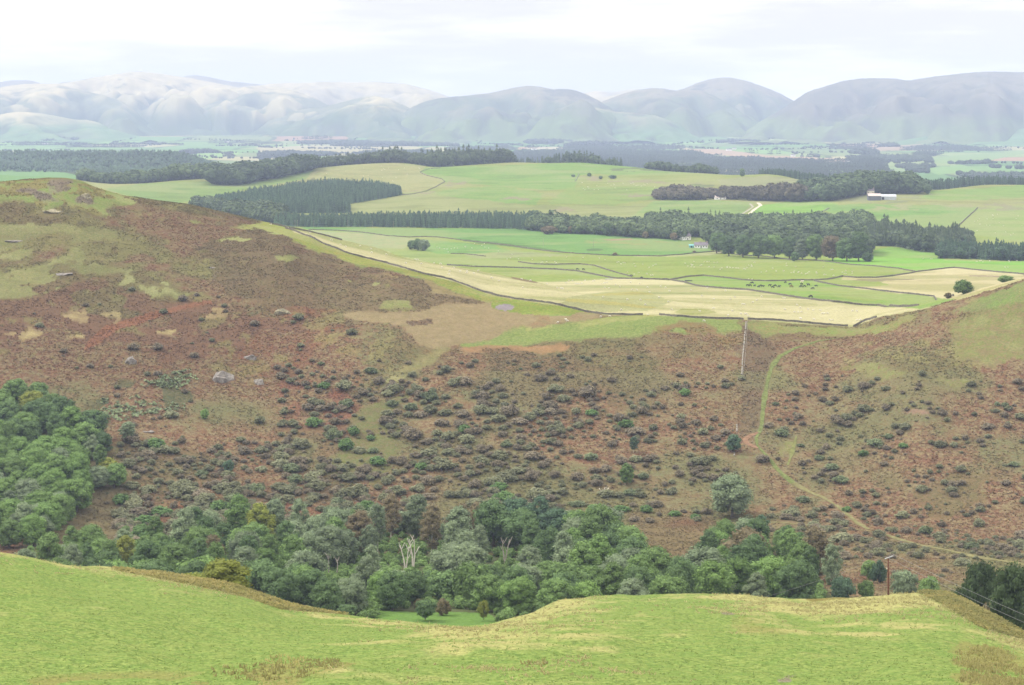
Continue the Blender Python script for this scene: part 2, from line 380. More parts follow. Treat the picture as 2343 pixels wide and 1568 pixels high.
# the saddle and the right-hand hill
paint([(1706,738),(1760,738),(1770,800),(1752,860),(1745,940),(1740,985),(1715,1000),(1690,1000),(1697,900)], (.104,.076,.046), (.090,.074,.045), 700, 1300, 6)
paint([(1715,742),(1830,746),(1940,751),(2010,748),(2060,722),(2100,714),(2010,764),(1930,772),(1850,768),(1760,760)], (.125,.165,.045), (.145,.13,.05), 750, 1300, 7, -.25)
paint([(1870,770),(1780,790),(1760,770),(1830,760)], (.10,.066,.042), (.12,.10,.045), 750, 1300, 7, .0)
paint([(2150,735),(2260,700),(2420,660),(2420,850),(2300,850),(2200,810)], (.125,.140,.045), (.13,.105,.05), 700, 1300, 14, -.18)
paint([(2170,712),(2240,682),(2350,648),(2420,640),(2420,690),(2250,700)], (.115,.165,.045), (.12,.13,.05), 700, 1300, 9, -.25)
for cx, cy, rx, ry in ((1950,770,40,8),(2140,700,30,8),(1990,840,50,14),(2050,860,70,14),(2180,880,60,14),(1800,1000,20,60)):
    paint(ell(cx,cy,rx,ry), (.13,.14,.05), (.12,.10,.05), 700, 1300, 12, .0, n_lo)
paint(ell(2108,942,26,6), (.19,.125,.085), (.15,.10,.07), 700, 1300, 6)
paint([(2000,1070),(2343,1080),(2343,1240),(2100,1230),(1950,1180)], (.10,.088,.042), (.115,.07,.04), 650, 1300, 16, -.1)
for cx, cy, rx, ry, c in ((120,770,70,9,0),(60,765,50,6,0),(385,762,28,7,0),(640,742,52,9,0),(500,728,36,5,0),(185,732,22,10,0),(255,715,30,5,0),(700,765,50,20,1),(560,845,60,14,1),(450,660,30,7,1),(770,790,40,18,1)):
    paint(ell(cx,cy,rx,ry), (.23,.195,.09) if c == 0 else (.145,.135,.055), (.155,.12,.06), 700, 1300, 14, -.1, n_lo)
# rough ivy and gorse patch
ivy = [(230,905),(300,880),(380,860),(430,840),(480,850),(470,880),(440,900),(420,940),(340,950),(270,965),(235,950)]
paint(ivy, (.050,.062,.030), (.065,.060,.030), 700, 1300, 14, -.2)
_mt = fbm(XX/6.5, YY/11, 401, 4)+.45*n_md
_r = (YY > 850)*(YY < 1260)*((PXG < 900)*(VP > 425)*(VP < 850)*(1-.7*((PXG > 480)*(VP < 715))) + (PXG > 1760)*(VP > 660)*(VP < 920))*(CA[...,0] < .15)
_s = (np.clip(_r,0,1)*sstep(.24,.46,_mt)*.6)[..., None].astype(np.float32); CA += (np.array((.140,.146,.056), np.float32)-CA)*_s; CB += (np.array((.150,.140,.060), np.float32)-CB)*_s
_m = ((YY >= 640) & (YY < 1300) & (CA[...,0] > CA[...,1]*.97) & (CA[...,0] < .17)).astype(np.float32)
_lf = sstep(760, 500, PXG) if False else (1-sstep(480, 900, PXG))*(1-sstep(820, 960, VP))     # older, redder bracken on the left hill
_s = (_m*(.16*_lf+.03))[..., None]; CA *= 1-_s; CB *= 1-_s; _q = _m[..., None]; CA *= 1+_q*np.array((.04,-.03,-.03), np.float32); CB *= 1+_q*np.array((.03,-.02,-.02), np.float32)
_s = (_m*(VP > 850)*sstep(-.1,.3, n_hi+.5*n_md)*.5)[..., None]; CA += (np.array((.118,.110,.054), np.float32)-CA)*_s; CB += (np.array((.104,.106,.052), np.float32)-CB)*_s
# --- enclosed fields on the bench behind the wall
longwall = [(640,520),(653,523),(711,543),(761,566),(836,591),(936,618),(1036,642),(1111,670),(1171,683),(1271,697),(1346,715),(1384,720),(1471,721.5),(1596,728),(1701,731.5),(1820,737),(1940,747),(1953,747),(1970,738),(2007,726)]
fld = ((YY >= 1420) & (YY < 3750)).astype(np.float32)
fill(fld, (.118,.182,.050), (.135,.176,.054))
benchpoly = longwall + [(2107,708),(2257,666),(2343,643),(2700,560),(2700,480),(600,480),(610,508)]
bench = paint(benchpoly, (.120,.184,.050), (.135,.176,.054), 960, 2500, 1.0)
def field(poly, a, b, k=1.0, thr=None, warp=1.5, dmin=960, dmax=4000, nz=None): return paint(poly, a, b, dmin, dmax, warp, thr, nz, k)
straw_poly = [(653,523),(711,530),(786,550),(861,567),(911,586),(948,595),(1005,605),(1086,618),(1171,636),(1221,646),(1346,641),(1409,638),(1534,641),(1609,657),(1709,664),(1820,681),(1957,697),(2102,707),(2157,698),(2007,726),(1953,748),(1940,748),(1700,732),(1471,722),(1384,721),(1271,698),(1171,684),(1111,671),(1036,643),(936,619),(836,592),(761,567),(711,544)]
field(straw_poly, (.235,.215,.112), (.195,.20,.09))
bump_f = 1.5*fbm(XX/120, YY/210, 21, 2) + 0.35*fbm(XX/32, YY/60, 23, 2); streak = fbm(XX/95, YY/38, 231, 4) + .5*bump_f; st2 = fbm(XX/40, YY/22, 233, 4)
ridge = sstep(.05, .6, bump_f + .35*n_lo)
for t_, k_ in ((.1,.3),(.2,.3),(.32,.4)): field(straw_poly, (.150,.178,.066), (.18,.185,.075), k_, t_, 3, nz=-streak)
for t_, k_ in ((.05,.35),(.18,.35),(.3,.5)): field(straw_poly, (.315,.290,.172), (.285,.268,.15), k_, t_, 3, nz=streak)
field([(1280,700),(1300,680),(1420,664),(1480,668),(1540,690),(1480,712),(1380,715)], (.15,.18,.07), (.19,.19,.08), .6)
field([(1540,715),(1560,706),(1620,708),(1640,716),(1580,722)], (.10,.15,.05), (.13,.16,.06), .7)
field([(1171,628),(1221,632),(1300,637),(1380,639),(1346,641),(1221,647),(1171,638)], (.135,.105,.06), (.12,.10,.055), dmax=1420)
dkgreen = [(690,520),(900,522),(1171,523),(1560,546),(1640,570),(1609,578),(1509,587),(1396,585),(1221,571),(1123,557),(1011,543),(886,540),(776,528),(706,526)]
field(dkgreen, (.085,.175,.056), (.078,.160,.052), dmin=1500, dmax=2600)
field([(1060,548),(1123,553),(1250,568),(1300,578),(1221,571),(1123,560),(1061,553)], (.06,.115,.045), (.065,.10,.04), .8, dmin=1500)
field(ell(1362,571,21,3), (.055,.10,.045), (.065,.11,.045), dmin=1500)
field([(706,527),(836,534),(936,545),(980,548),(920,570),(861,567),(786,550)], (.20,.20,.10), (.155,.19,.085), dmin=1240)
field([(960,548),(1130,562),(1171,575),(1060,582),(1000,580),(960,572)], (.090,.185,.062), (.10,.18,.06), dmin=1240)
field([(861,567),(930,575),(1060,583),(1186,600),(1320,605),(1440,632),(1400,637),(1171,613),(1023,607),(948,595)], (.135,.190,.068), (.125,.185,.062), dmin=1240)
field([(1060,584),(1171,574),(1250,580),(1396,588),(1300,584),(1171,590),(1100,592)], (.175,.185,.085), (.15,.185,.075), dmin=1240)
field([(1440,586),(1560,582),(1640,576),(1660,580),(1560,588),(1471,589)], (.23,.225,.115), (.20,.21,.09), .9, dmin=1500)
field([(1290,552),(1440,548),(1560,556),(1640,560),(1590,566),(1440,560)], (.17,.165,.085), (.12,.17,.07), .8, .05, dmin=1500)
field([(1380,548),(1440,545),(1450,549),(1390,551)], (.20,.155,.09), (.17,.14,.08), dmin=1500)
field([(1534,641),(1609,632),(1721,643),(1862,642),(2070,672),(2125,678),(2182,686),(2110,707),(1957,697),(1820,681),(1709,664),(1609,657)], (.105,.190,.050), (.12,.185,.055), dmin=1000)
field([(1862,643),(1945,658),(2070,673),(2000,690),(1880,676),(1800,664)], (.155,.195,.07), (.13,.185,.06), .7, .0, dmin=1000)
brightf = [(1870,597),(1940,590),(1995,592),(2000,572),(2040,565),(2090,572),(2120,578),(2150,578),(2160,595),(2343,598),(2700,600),(2700,640),(2343,628),(2232,618),(2182,613),(2145,617),(2095,622),(2057,615),(2007,610),(1957,607),(1907,601)]
field(brightf, (.098,.235,.040), (.105,.220,.042), dmin=1400)
field([(2000,572),(2040,565),(2090,572),(2120,578),(2150,578),(2160,592),(2000,592)], (.108,.215,.052), (.11,.205,.05), dmin=1600)
strawr = [(1927,633),(2007,636),(2057,630),(2095,623),(2145,617),(2182,613),(2343,628),(2700,650),(2343,648),(2257,666),(2190,686),(2125,678),(2070,672),(2007,665),(1945,658),(1930,645)]
field(strawr, (.235,.205,.105), (.21,.20,.09))
for t_, k_ in ((.0,.4),(.15,.4),(.3,.5)): field(strawr, (.315,.285,.17), (.28,.255,.14), k_, t_, 3, nz=streak)
field(strawr, (.17,.185,.075), (.20,.19,.085), .5, .1, 3, nz=-streak)
field([(1900,650),(1930,640),(2000,642),(2040,652),(1960,657)], (.12,.18,.05), (.14,.18,.06))
field(ell(2020,641,80,3), (.15,.125,.075), (.14,.14,.06), 1, -.2, 3)
field(ell(2260,632,50,3), (.16,.13,.085), (.18,.15,.09), 1, -.1, 3)
# --- the green hill beyond the tree belt
hillg = ((YY > 2330) & (YY < 4000)).astype(np.float32)
fill(hillg, (.118,.170,.050), (.135,.165,.054))
fill(hillg*sstep(-.1,.35, fbm(XX/90, YY/120, 71, 4)), (.155,.170,.078), (.135,.165,.07), .8)
field([(700,395),(800,378),(905,372),(975,381),(961,394),(1011,410),(1018,416),(960,441),(905,440),(800,466),(640,482),(620,440)], (.140,.172,.075), (.165,.175,.085), dmin=2330, warp=1)
field([(240,432),(330,420),(480,416),(600,415),(720,388),(700,410),(560,435),(480,452),(380,470),(300,450)], (.095,.165,.055), (.105,.16,.055), dmin=2330, warp=1)
field([(975,383),(1171,378),(1330,372),(1440,381),(1600,396),(1500,402),(1345,398),(1325,402),(1315,430),(1250,436),(1140,425),(1018,416),(1011,410),(961,394)], (.095,.182,.048), (.105,.172,.050), dmin=2330, warp=1)
field([(985,440),(1130,425),(1240,440),(1230,470),(1110,462),(1000,445)], (.095,.178,.048), (.108,.17,.05), dmin=2330, warp=3)
field([(1300,430),(1470,425),(1640,432),(1640,452),(1500,455),(1400,470),(1250,465)], (.108,.178,.052), (.125,.17,.056), dmin=2330, warp=3)
field([(800,468),(960,443),(1040,450),(1220,472),(1400,470),(1650,462),(1720,470),(1700,492),(1500,510),(1150,505),(800,490)], (.14,.17,.075), (.125,.16,.068), dmin=2330, warp=3)
for cx, cy, rx, ry in ((960,440,40,6),(1040,420,26,6),(1060,496,60,4),(1180,455,50,2.5),(1290,482,30,5),(1470,447,60,3),(1450,416,60,4),(1350,409,30,6),(1560,418,80,3),(1640,428,40,3)):
    field(ell(cx,cy,rx,ry), (.175,.135,.09), (.16,.145,.085), .8, -.1, 4, 2330)
field(ell(1475,389,80,4), (.065,.085,.045), (.075,.10,.05), .9, -.2, 4, 2330)
field(ell(1600,425,36,3.5), (.085,.12,.06), (.095,.13,.06), .9, None, 2, 2330)
field([(1640,410),(1757,402),(1830,412),(1800,425),(1660,432)], (.165,.165,.085), (.15,.165,.075), .9, None, 2, 2330)
field([(1741,470),(1800,463),(1870,461),(1920,466),(1897,477),(1857,500),(1763,494),(1717,490)], (.105,.215,.050), (.11,.205,.05), dmin=2330, warp=1)
field([(1497,460),(1640,458),(1724,464),(1700,488),(1690,500),(1560,510),(1420,512)], (.098,.182,.062), (.11,.175,.062), .8, dmin=2300)
field([(1880,470),(2000,466),(2237,475),(2192,517),(2050,530),(1940,505),(1900,490)], (.092,.182,.058), (.10,.175,.056), dmin=2300, warp=2)
field([(1930,478),(2060,468),(2230,468),(2225,480),(2060,482)], (.19,.18,.095), (.165,.175,.08), .9, -.1, 3, 2300)
field([(2130,437),(2343,424),(2700,424),(2700,460),(2343,452),(2180,460),(2100,455)], (.105,.185,.056), (.115,.18,.058), dmin=2300, warp=2)
field([(2237,476),(2343,470),(2700,470),(2700,570),(2343,555),(2192,530),(2195,517)], (.135,.195,.072), (.125,.185,.068), dmin=1900, warp=1)
field([(2237,470),(2343,462),(2400,468),(2343,480),(2240,482)], (.17,.145,.09), (.15,.15,.08), .8, -.2, 3, 2300)
field([(1930,450),(2110,448),(2140,458),(2050,466),(1950,462)], (.13,.13,.075), (.115,.14,.07), .8, -.2, 3, 2300)
_w = ((YY > 1000) & (YY < 3760) & (CA[...,1] > CA[...,0]*1.08) & ((YY > 1241) | (CA[...,1] > .16)))[..., None]; CA[:] = np.where(_w, CA*np.array((1.12,1.0,.84), np.float32), CA); CB[:] = np.where(_w, CB*np.array((1.12,1.0,.84), np.float32), CB)
# sward variation over every field: paler seeding grass on the swells, fresher green in the hollows
_f = ((YY > 1000) & (YY < 3750) & (n_hi > -9) & (CA[...,1] > .12) & (CA[...,0] < CA[...,1]))
_s = (sstep(-.05,.45, streak+.4*st2)*.42*_f)[..., None].astype(np.float32); CA += (np.array((.19,.195,.09), np.float32)-CA)*_s; CB += (np.array((.19,.195,.09), np.float32)-CB)*_s
_s = (sstep(.1,.5, -st2-.3*streak)*.30*_f)[..., None].astype(np.float32); CA *= 1-_s*.5; CB *= 1-_s*.5
# --- valley floor and lower far slopes: a patchwork of fields
far = (YY >= 3750)
cell = 330.0
gx = XX/ (cell*1.15) + .25*fbm(XX/900, YY/900, 81, 2); gy = YY/(cell*1.9) + .25*fbm(XX/900, YY/900, 83, 2)
ix = np.floor(gx + .5*_hash(np.floor(gy), np.floor(gy)*0, 91)); iy = np.floor(gy)
hsh = (_hash(ix, iy, 85)+1)/2; hs2 = (_hash(ix, iy, 87)+1)/2
pal = np.array([(.12,.20,.06),(.105,.19,.06),(.13,.18,.075),(.24,.225,.12),(.11,.185,.065),(.25,.165,.11),(.15,.19,.08),(.09,.165,.06)], np.float32)
pc = pal[np.minimum((hsh*len(pal)).astype(int), len(pal)-1)]*(.85+.3*hs2)[..., None]
edge = (np.abs(gx+.5*_hash(np.floor(gy), np.floor(gy)*0, 91)-ix-.5) > .47) | (np.abs(gy-iy-.5) > .475)
pc = np.where(edge[..., None], np.array((.05,.075,.04), np.float32), pc)
CA[far] = pc[far]; CB[far] = pc[far]*.92
lhill = (YY > 3900) & (YY < 5450) & (PXG < 640)
CA[lhill] = (.045,.06,.03); CB[lhill] = (.04,.055,.028)
field([(-200,388),(0,388),(90,389),(150,396),(190,404),(100,420),(-200,425)], (.095,.175,.06), (.10,.17,.06), dmin=2600, dmax=5000, warp=1)
for poly, c in (([(1540,341),(1640,341),(1757,356),(1930,363),(1945,372),(1860,372),(1757,364),(1600,352)], (.25,.185,.125)), ([(1410,341),(1540,341),(1600,346),(1420,346)], (.12,.21,.08)),
                ([(1945,344),(2080,330),(2160,330),(2050,344),(1960,350)], (.23,.175,.12)), ([(2120,386),(2200,377),(2250,390),(2150,400),(2125,394)], (.13,.21,.075)),
                ([(1510,373),(1600,374),(1660,380),(1560,382)], (.17,.22,.10)), ([(585,338),(650,336),(720,332),(900,333),(960,336),(800,350),(600,352)], (.24,.22,.13)),
                ([(2130,360),(2343,345),(2343,352),(2240,372),(2140,374)], (.14,.20,.08)), ([(440,348),(520,345),(560,352),(480,364),(430,360)], (.15,.24,.075)),
                ([(1200,339),(1290,337),(1290,341),(1210,344)], (.3,.28,.2)), ([(2250,393),(2343,388),(2343,396),(2260,398)], (.12,.20,.075))):
    field(poly, c, tuple(x*.92 for x in c), 1, None, 1, 4500, 12000)

# ================================================================ GROUND SHEETS
def ground_mat(name, s1, s2, s3, contrast, bump, bdist):
    m, nt, b = mat(name)
    a = N(nt, 'ShaderNodeAttribute', attribute_name='cover_a').outputs['Color']
    c = N(nt, 'ShaderNodeAttribute', attribute_name='cover_b').outputs['Color']
    n1 = noise(nt, 1/s1, 4, .6); n2 = noise(nt, 1/s2, 3, .6); n3 = noise(nt, 1/s3, 2, .6)
    f = math_node(nt, 'ADD', math_node(nt, 'MULTIPLY', n1, .5), math_node(nt, 'MULTIPLY', n2, .5))
    f = maprange(nt, f, .42, .58, 0, 1, True)
    col = mixc(nt, f, a, c)
    v = math_node(nt, 'ADD', maprange(nt, n2, .3, .7, 1-contrast, 1+contrast), maprange(nt, n3, .3, .7, -contrast*.8, contrast*.8))
    cc = N(nt, 'ShaderNodeCombineColor')
    for i in range(3): nt.links.new(v, cc.inputs[i])
    nt.links.new(mixc(nt, 1.0, col, cc.outputs[0], 'MULTIPLY'), b.inputs['Base Color'])
    b.inputs['Roughness'].default_value = 1.0; b.inputs['Specular IOR Level'].default_value = 0.0
    bp = N(nt, 'ShaderNodeBump'); bp.inputs['Strength'].default_value = bump; bp.inputs['Distance'].default_value = bdist
    nt.links.new(math_node(nt, 'ADD', n2, math_node(nt, 'MULTIPLY', n3, .6)), bp.inputs['Height'])
    nt.links.new(bp.outputs[0], b.inputs['Normal'])
    return m
def sheet(name, j0, j1, m):
    V = np.stack([XX[:, j0:j1+1], YY[:, j0:j1+1], Z[:, j0:j1+1]], -1).reshape(-1, 3)
    n = j1-j0+1
    i = np.arange(NU-1)[:, None]*n + np.arange(n-1)[None, :]
    Q = np.stack([i, i+n, i+n+1, i+1], -1).reshape(-1, 4)
    g = Geo(); g.add(V, Q); me = g.mesh(name, True)
    for nm, arr in (('cover_a', CA), ('cover_b', CB)):
        at = me.attributes.new(nm, 'FLOAT_COLOR', 'POINT')
        c4 = np.ones((NU*n, 4), np.float32); c4[:, :3] = arr[:, j0:j1+1].reshape(-1, 3)
        at.data.foreach_set('color', c4.ravel())
    return tag(link(name, me, m), kind='structure')
def J(y): return int(np.searchsorted(YS, y))
tag(sheet('near_pasture_ground', 0, J(470), ground_mat('pasture_turf', 2.6, .6, .24, .30, .8, .35)), 'bright green and straw tufted pasture slope nearest the viewer', 'pasture')
tag(sheet('moorland_hillside_ground', J(470), J(1241), ground_mat('bracken_moor', 4.5, 1.3, .5, .22, .7, .5)), 'rust brown bracken hillside across the valley', 'hillside')
tag(sheet('farmland_ground', J(1241), J(3750), ground_mat('enclosed_grass', 14, 4, 1.6, .13, .4, .6)), 'green and straw enclosed fields behind the drystone walls', 'fields')
tag(sheet('far_valley_ground', J(3750), NY-1, ground_mat('distant_fields', 60, 20, 8, .10, .3, 1.5)), 'hazy patchwork valley floor below the mountains', 'valley')
# ================================================================ MOUNTAINS: each hill a height field of its own with spurs, gullies and a back side
def hill_mat(name, crest, mid, low, patch, hgt, base):
    m, nt, b = mat(name)
    g = N(nt, 'ShaderNodeNewGeometry'); s = N(nt, 'ShaderNodeSeparateXYZ'); nt.links.new(g.outputs['Position'], s.inputs[0])
    n1 = noise(nt, 1/900, 5, .6); n2 = noise(nt, 1/260, 5, .62); n3 = noise(nt, 1/70, 3, .6)
    h = math_node(nt, 'ADD', maprange(nt, s.outputs[2], base, base+hgt, 0, 1), math_node(nt, 'MULTIPLY', math_node(nt, 'SUBTRACT', n1, .5), .9))
    c = mixc(nt, maprange(nt, h, .18, .42, 0, 1, True), low, mid)
    c = mixc(nt, maprange(nt, math_node(nt, 'ADD', h, math_node(nt, 'MULTIPLY', math_node(nt, 'SUBTRACT', n2, .5), .7)), .56, .74, 0, 1, True), c, crest)
    c = mixc(nt, math_node(nt, 'MULTIPLY', maprange(nt, n2, .54, .64, 0, 1, True), .75), c, patch)
    c = mixc(nt, maprange(nt, n3, .3, .7, 0, .35), c, (.05,.06,.035))
    at = N(nt, 'ShaderNodeAttribute', attribute_name='tint').outputs['Fac']       # fold light and shade put into the colour: spurs paler, gullies darker
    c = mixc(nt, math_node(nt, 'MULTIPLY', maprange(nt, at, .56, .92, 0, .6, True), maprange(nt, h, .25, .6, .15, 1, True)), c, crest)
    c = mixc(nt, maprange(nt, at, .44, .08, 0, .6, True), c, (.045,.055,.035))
    nt.links.new(c, b.inputs['Base Color']); b.inputs['Roughness'].default_value = 1; b.inputs['Specular IOR Level'].default_value = 0
    return m
def mountain(name, label, crest, D, wf, wb, m, seed, spur=.55, base=-78, dshift=None, rough=1.0, expo=1.6):
    c = np.array(crest, float); pad = 60
    px = np.arange(c[0,0], c[-1,0]+1, 2.6)
    py = np.interp(px, c[:,0], c[:,1])
    k = np.exp(-0.5*(np.arange(-8,9)*2.6/5.0)**2); k /= k.sum(); py = np.convolve(np.pad(py, 8, 'edge'), k, 'valid')
    if rough: py = py - rough*.8*fbm(px/9, px*0+seed, seed, 3)
    u = (px-CX)/F; Dc = np.full(len(px), float(D))
    if dshift is not None: Dc = Dc + np.interp(px, *zip(*dshift))
    Dc = Dc + 160*fbm(px/90, px*0, seed+5, 2)
    zc = -(py-HZ)/F*Dc
    ts = np.concatenate([np.linspace(-1.25, 0, 80, endpoint=False)[:], np.linspace(0, 1.1, 26)])
    P = np.abs(u)[:, None]
    V = np.zeros((len(px), len(ts), 3))
    for j, t in enumerate(ts):
        W = wf if t < 0 else wb
        Y = Dc + t*W
        X = u*Y
        sp = fbm(X/520 + .35*t, X*0 + t*.9 + seed, seed+9, 3) + .45*fbm(X/190, Y/330, seed+19, 3)
        aa = min(1.0, abs(t)); tt = np.abs(t)*np.exp(spur*2.2*sp*(4*aa*(1-aa))**.8)
        tt = np.clip(tt, 0, 1.6)
        pr = np.where(tt < 1, (1-np.clip(tt,0,1)**expo)*(.35+.65*(1-np.clip(tt,0,1))**.55), -(tt-1)*.25)
        z = base + (zc-base)*pr + sstep(0,.15,abs(t))*44*fbm(X/330, Y/560, seed+29, 4)
        # nothing behind the crest line may stand above it
        if t > 0: z = np.minimum(z, zc*Y/Dc - 3*t*8)
        else:
            z = np.minimum(z, zc*Y/Dc - abs(t)*4)
        V[:, j] = np.stack([X, Y, z], -1)
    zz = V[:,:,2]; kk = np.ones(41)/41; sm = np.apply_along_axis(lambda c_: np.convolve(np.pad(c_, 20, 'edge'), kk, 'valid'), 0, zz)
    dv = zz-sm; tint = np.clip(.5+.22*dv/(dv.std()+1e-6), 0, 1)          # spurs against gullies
    n = len(ts); i = np.arange(len(px)-1)[:, None]*n + np.arange(n-1)[None, :]
    g = Geo(); g.add(V, np.stack([i, i+n, i+n+1, i+1], -1), None, tint.ravel())
    o = link(name, g.mesh(name, True), m); return tag(o, label, 'mountain', None, 'structure')
SUNLIT_GRASS = (.37,.315,.175); PALE2 = (.33,.30,.20); MG = (.135,.165,.08); LOWG = (.12,.16,.055); HEATH = (.066,.068,.052); DK = (.055,.07,.05)  # first tone holds the sunlight on the crests as colour
m_pale = hill_mat('sunlit_plateau_grass', SUNLIT_GRASS, (.30,.27,.18), (.20,.20,.09), (.22,.20,.12), 420, -60)  # sunlight over the far plateaus put into the grass colour
m_sun = hill_mat('sunlit_crest_hill', SUNLIT_GRASS, (.135,.145,.082), (.072,.105,.050), (.085,.10,.07), 360, -60)  # sunlit crests and blue shade below them put into the grass colours
m_shade = hill_mat('shaded_heather_hill', (.18,.16,.105), (.095,.115,.064), (.105,.145,.052), HEATH, 360, -60)  # cloud shade on these hills put into darker grass and heather tones
m_heath = hill_mat('heather_hill', (.145,.130,.090), (.095,.090,.062), (.11,.145,.055), (.10,.10,.065), 400, -70)
mountain('mountain_ridge', 'far grey ridge end behind the sunlit dome', [(-330,210),(-150,192),(0,188),(20,185),(60,183.5),(85,188),(110,200),(150,228),(200,270)], 15600, 2200, 900, m_shade, 11)
mountain('mountain_ridge', 'far dark ridge carrying the two radio masts', [(330,240),(400,185),(422,174),(445,172),(475,176),(520,186),(570,191),(640,198),(720,215),(800,250)], 16000, 2200, 900, m_shade, 13)
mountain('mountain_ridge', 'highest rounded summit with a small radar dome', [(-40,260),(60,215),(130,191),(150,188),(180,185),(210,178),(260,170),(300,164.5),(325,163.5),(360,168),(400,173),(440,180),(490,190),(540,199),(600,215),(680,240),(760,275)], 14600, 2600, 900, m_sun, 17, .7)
mountain('mountain_ridge', 'sunlit pale plateau behind the central dome', [(470,290),(540,225),(580,198),(610,193),(640,190),(700,189),(740,187),(800,188.5),(860,187),(930,192),(980,205),(1020,219),(1060,232),(1120,262)], 15000, 2600, 900, m_pale, 19, .5)
mountain('mountain_ridge', 'white sunlit plateau far behind the saddle', [(1240,280),(1300,225),(1345,211),(1365,208),(1400,211),(1440,205),(1500,204),(1560,215),(1640,260)], 15800, 1800, 900, m_pale, 23, .4)
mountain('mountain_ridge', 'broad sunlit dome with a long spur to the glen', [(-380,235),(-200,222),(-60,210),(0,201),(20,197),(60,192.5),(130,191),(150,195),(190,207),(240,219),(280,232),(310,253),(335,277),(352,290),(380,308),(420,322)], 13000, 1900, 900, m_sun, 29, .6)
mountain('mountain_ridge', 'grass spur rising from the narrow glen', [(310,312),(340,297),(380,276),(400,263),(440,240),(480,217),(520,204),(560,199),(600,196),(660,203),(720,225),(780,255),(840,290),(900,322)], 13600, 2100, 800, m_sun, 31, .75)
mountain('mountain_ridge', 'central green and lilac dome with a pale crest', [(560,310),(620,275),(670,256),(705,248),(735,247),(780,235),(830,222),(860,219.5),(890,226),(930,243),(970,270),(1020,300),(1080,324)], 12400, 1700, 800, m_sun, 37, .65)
mountain('mountain_ridge', 'long lilac shaded hill with a grassy edge', [(800,332),(830,321),(860,305),(900,277),(940,246),(970,233),(1000,226),(1040,221),(1080,218),(1120,213),(1150,207),(1180,200),(1210,196),(1240,199),(1260,204.5),(1290,203.5),(1320,207),(1340,216),(1365,227),(1385,240),(1420,262),(1480,300)], 12000, 1500, 800, m_shade, 41, .75)
mountain('mountain_ridge', 'steep pointed summit beside the deep pass', [(1440,290),(1500,240),(1545,208.5),(1570,201),(1600,188),(1630,180),(1655,177),(1680,179),(1710,186),(1740,196),(1780,212),(1815,230),(1860,262),(1920,305)], 13400, 2300, 800, m_shade, 43, .6)
mountain('mountain_ridge', 'two-topped green hill in front of the pointed summit', [(1240,318),(1310,270),(1345,247),(1375,234),(1400,224),(1430,213),(1460,205.5),(1490,201.5),(1520,203),(1545,208),(1570,207),(1600,206),(1640,222),(1680,246),(1730,280),(1800,318)], 12300, 1700, 800, m_shade, 47, .7)
mountain('mountain_ridge', 'low green foothill dome under the saddle', [(1200,326),(1225,298),(1250,277),(1290,257),(1330,247),(1360,246),(1400,255),(1450,259),(1500,264),(1560,285),(1640,318)], 11300, 900, 700, hill_mat('foothill_grass', (.22,.20,.12), (.12,.155,.075), (.09,.16,.06), HEATH, 200, -70), 53, .5)
mountain('mountain_ridge', 'massive heather hill with a worn pale path', [(1640,334),(1690,305),(1720,289),(1757,268),(1790,250),(1815,232),(1830,222),(1850,209),(1880,200),(1900,194),(1930,185),(1970,180),(2010,179),(2050,180),(2080,185),(2095,182),(2140,175),(2200,168),(2260,164),(2343,165),(2500,176),(2700,200)], 11800, 1500, 900, m_heath, 59, .55)
mountain('mountain_ridge', 'low pale sunlit ridge above the valley fields', [(-360,275),(-150,268),(0,262),(30,257.5),(60,256),(100,261),(140,268),(170,273.5),(205,275),(230,282),(245,290),(290,305),(360,322)], 11500, 1000, 600, hill_mat('low_sunlit_grass', SUNLIT_GRASS, (.22,.22,.12), (.10,.17,.07), (.12,.16,.08), 130, -40), 61, .4)  # sunlight on the low ridge painted as pale grass
mountain('mountain_ridge', 'green shoulder at the foot of the heather hill', [(1980,336),(2080,318),(2150,305),(2220,288),(2290,272),(2343,262),(2480,240),(2700,226)], 11000, 1100, 700, hill_mat('shoulder_grass', (.13,.15,.075), (.10,.16,.065), (.09,.16,.06), (.06,.075,.045), 220, -60), 67, .5)
# ================================================================ PLANT SHAPES
def ico(sub=1):
    import bmesh
    bm = bmesh.new(); bmesh.ops.create_icosphere(bm, subdivisions=sub, radius=1.0)
    V = np.array([v.co[:] for v in bm.verts]); T = np.array([[v.index for v in f.verts] for f in bm.faces]); bm.free(); return V, T
ICO1, ICO2 = ico(1), ico(2)
def cards(P, Nn, size, rng, aspect=1.0, sides=4):
    """a small bent leaf-clump face at each point, facing roughly along Nn"""
    n = len(P); Nn = Nn/np.linalg.norm(Nn, axis=1, keepdims=True)
    a = np.cross(Nn, rng.normal(size=(n,3))); a /= np.linalg.norm(a, axis=1, keepdims=True)
    b = np.cross(Nn, a); s = (size*rng.uniform(.6, 1.35, n))[:, None]
    q = [P+a*s*.5*aspect, P+b*s*.5-Nn*s*.12, P-a*s*.5*aspect, P-b*s*.5-Nn*s*.12]
    V = np.stack(q, 1).reshape(-1, 3); Q = np.arange(n*4).reshape(-1, 4)
    return V, Q
def sphere_dirs(n, rng, low=-.35):
    z = rng.uniform(low, 1, n); t = rng.uniform(0, 2*math.pi, n); r = np.sqrt(1-z*z)
    return np.stack([r*np.cos(t), r*np.sin(t), z], -1)
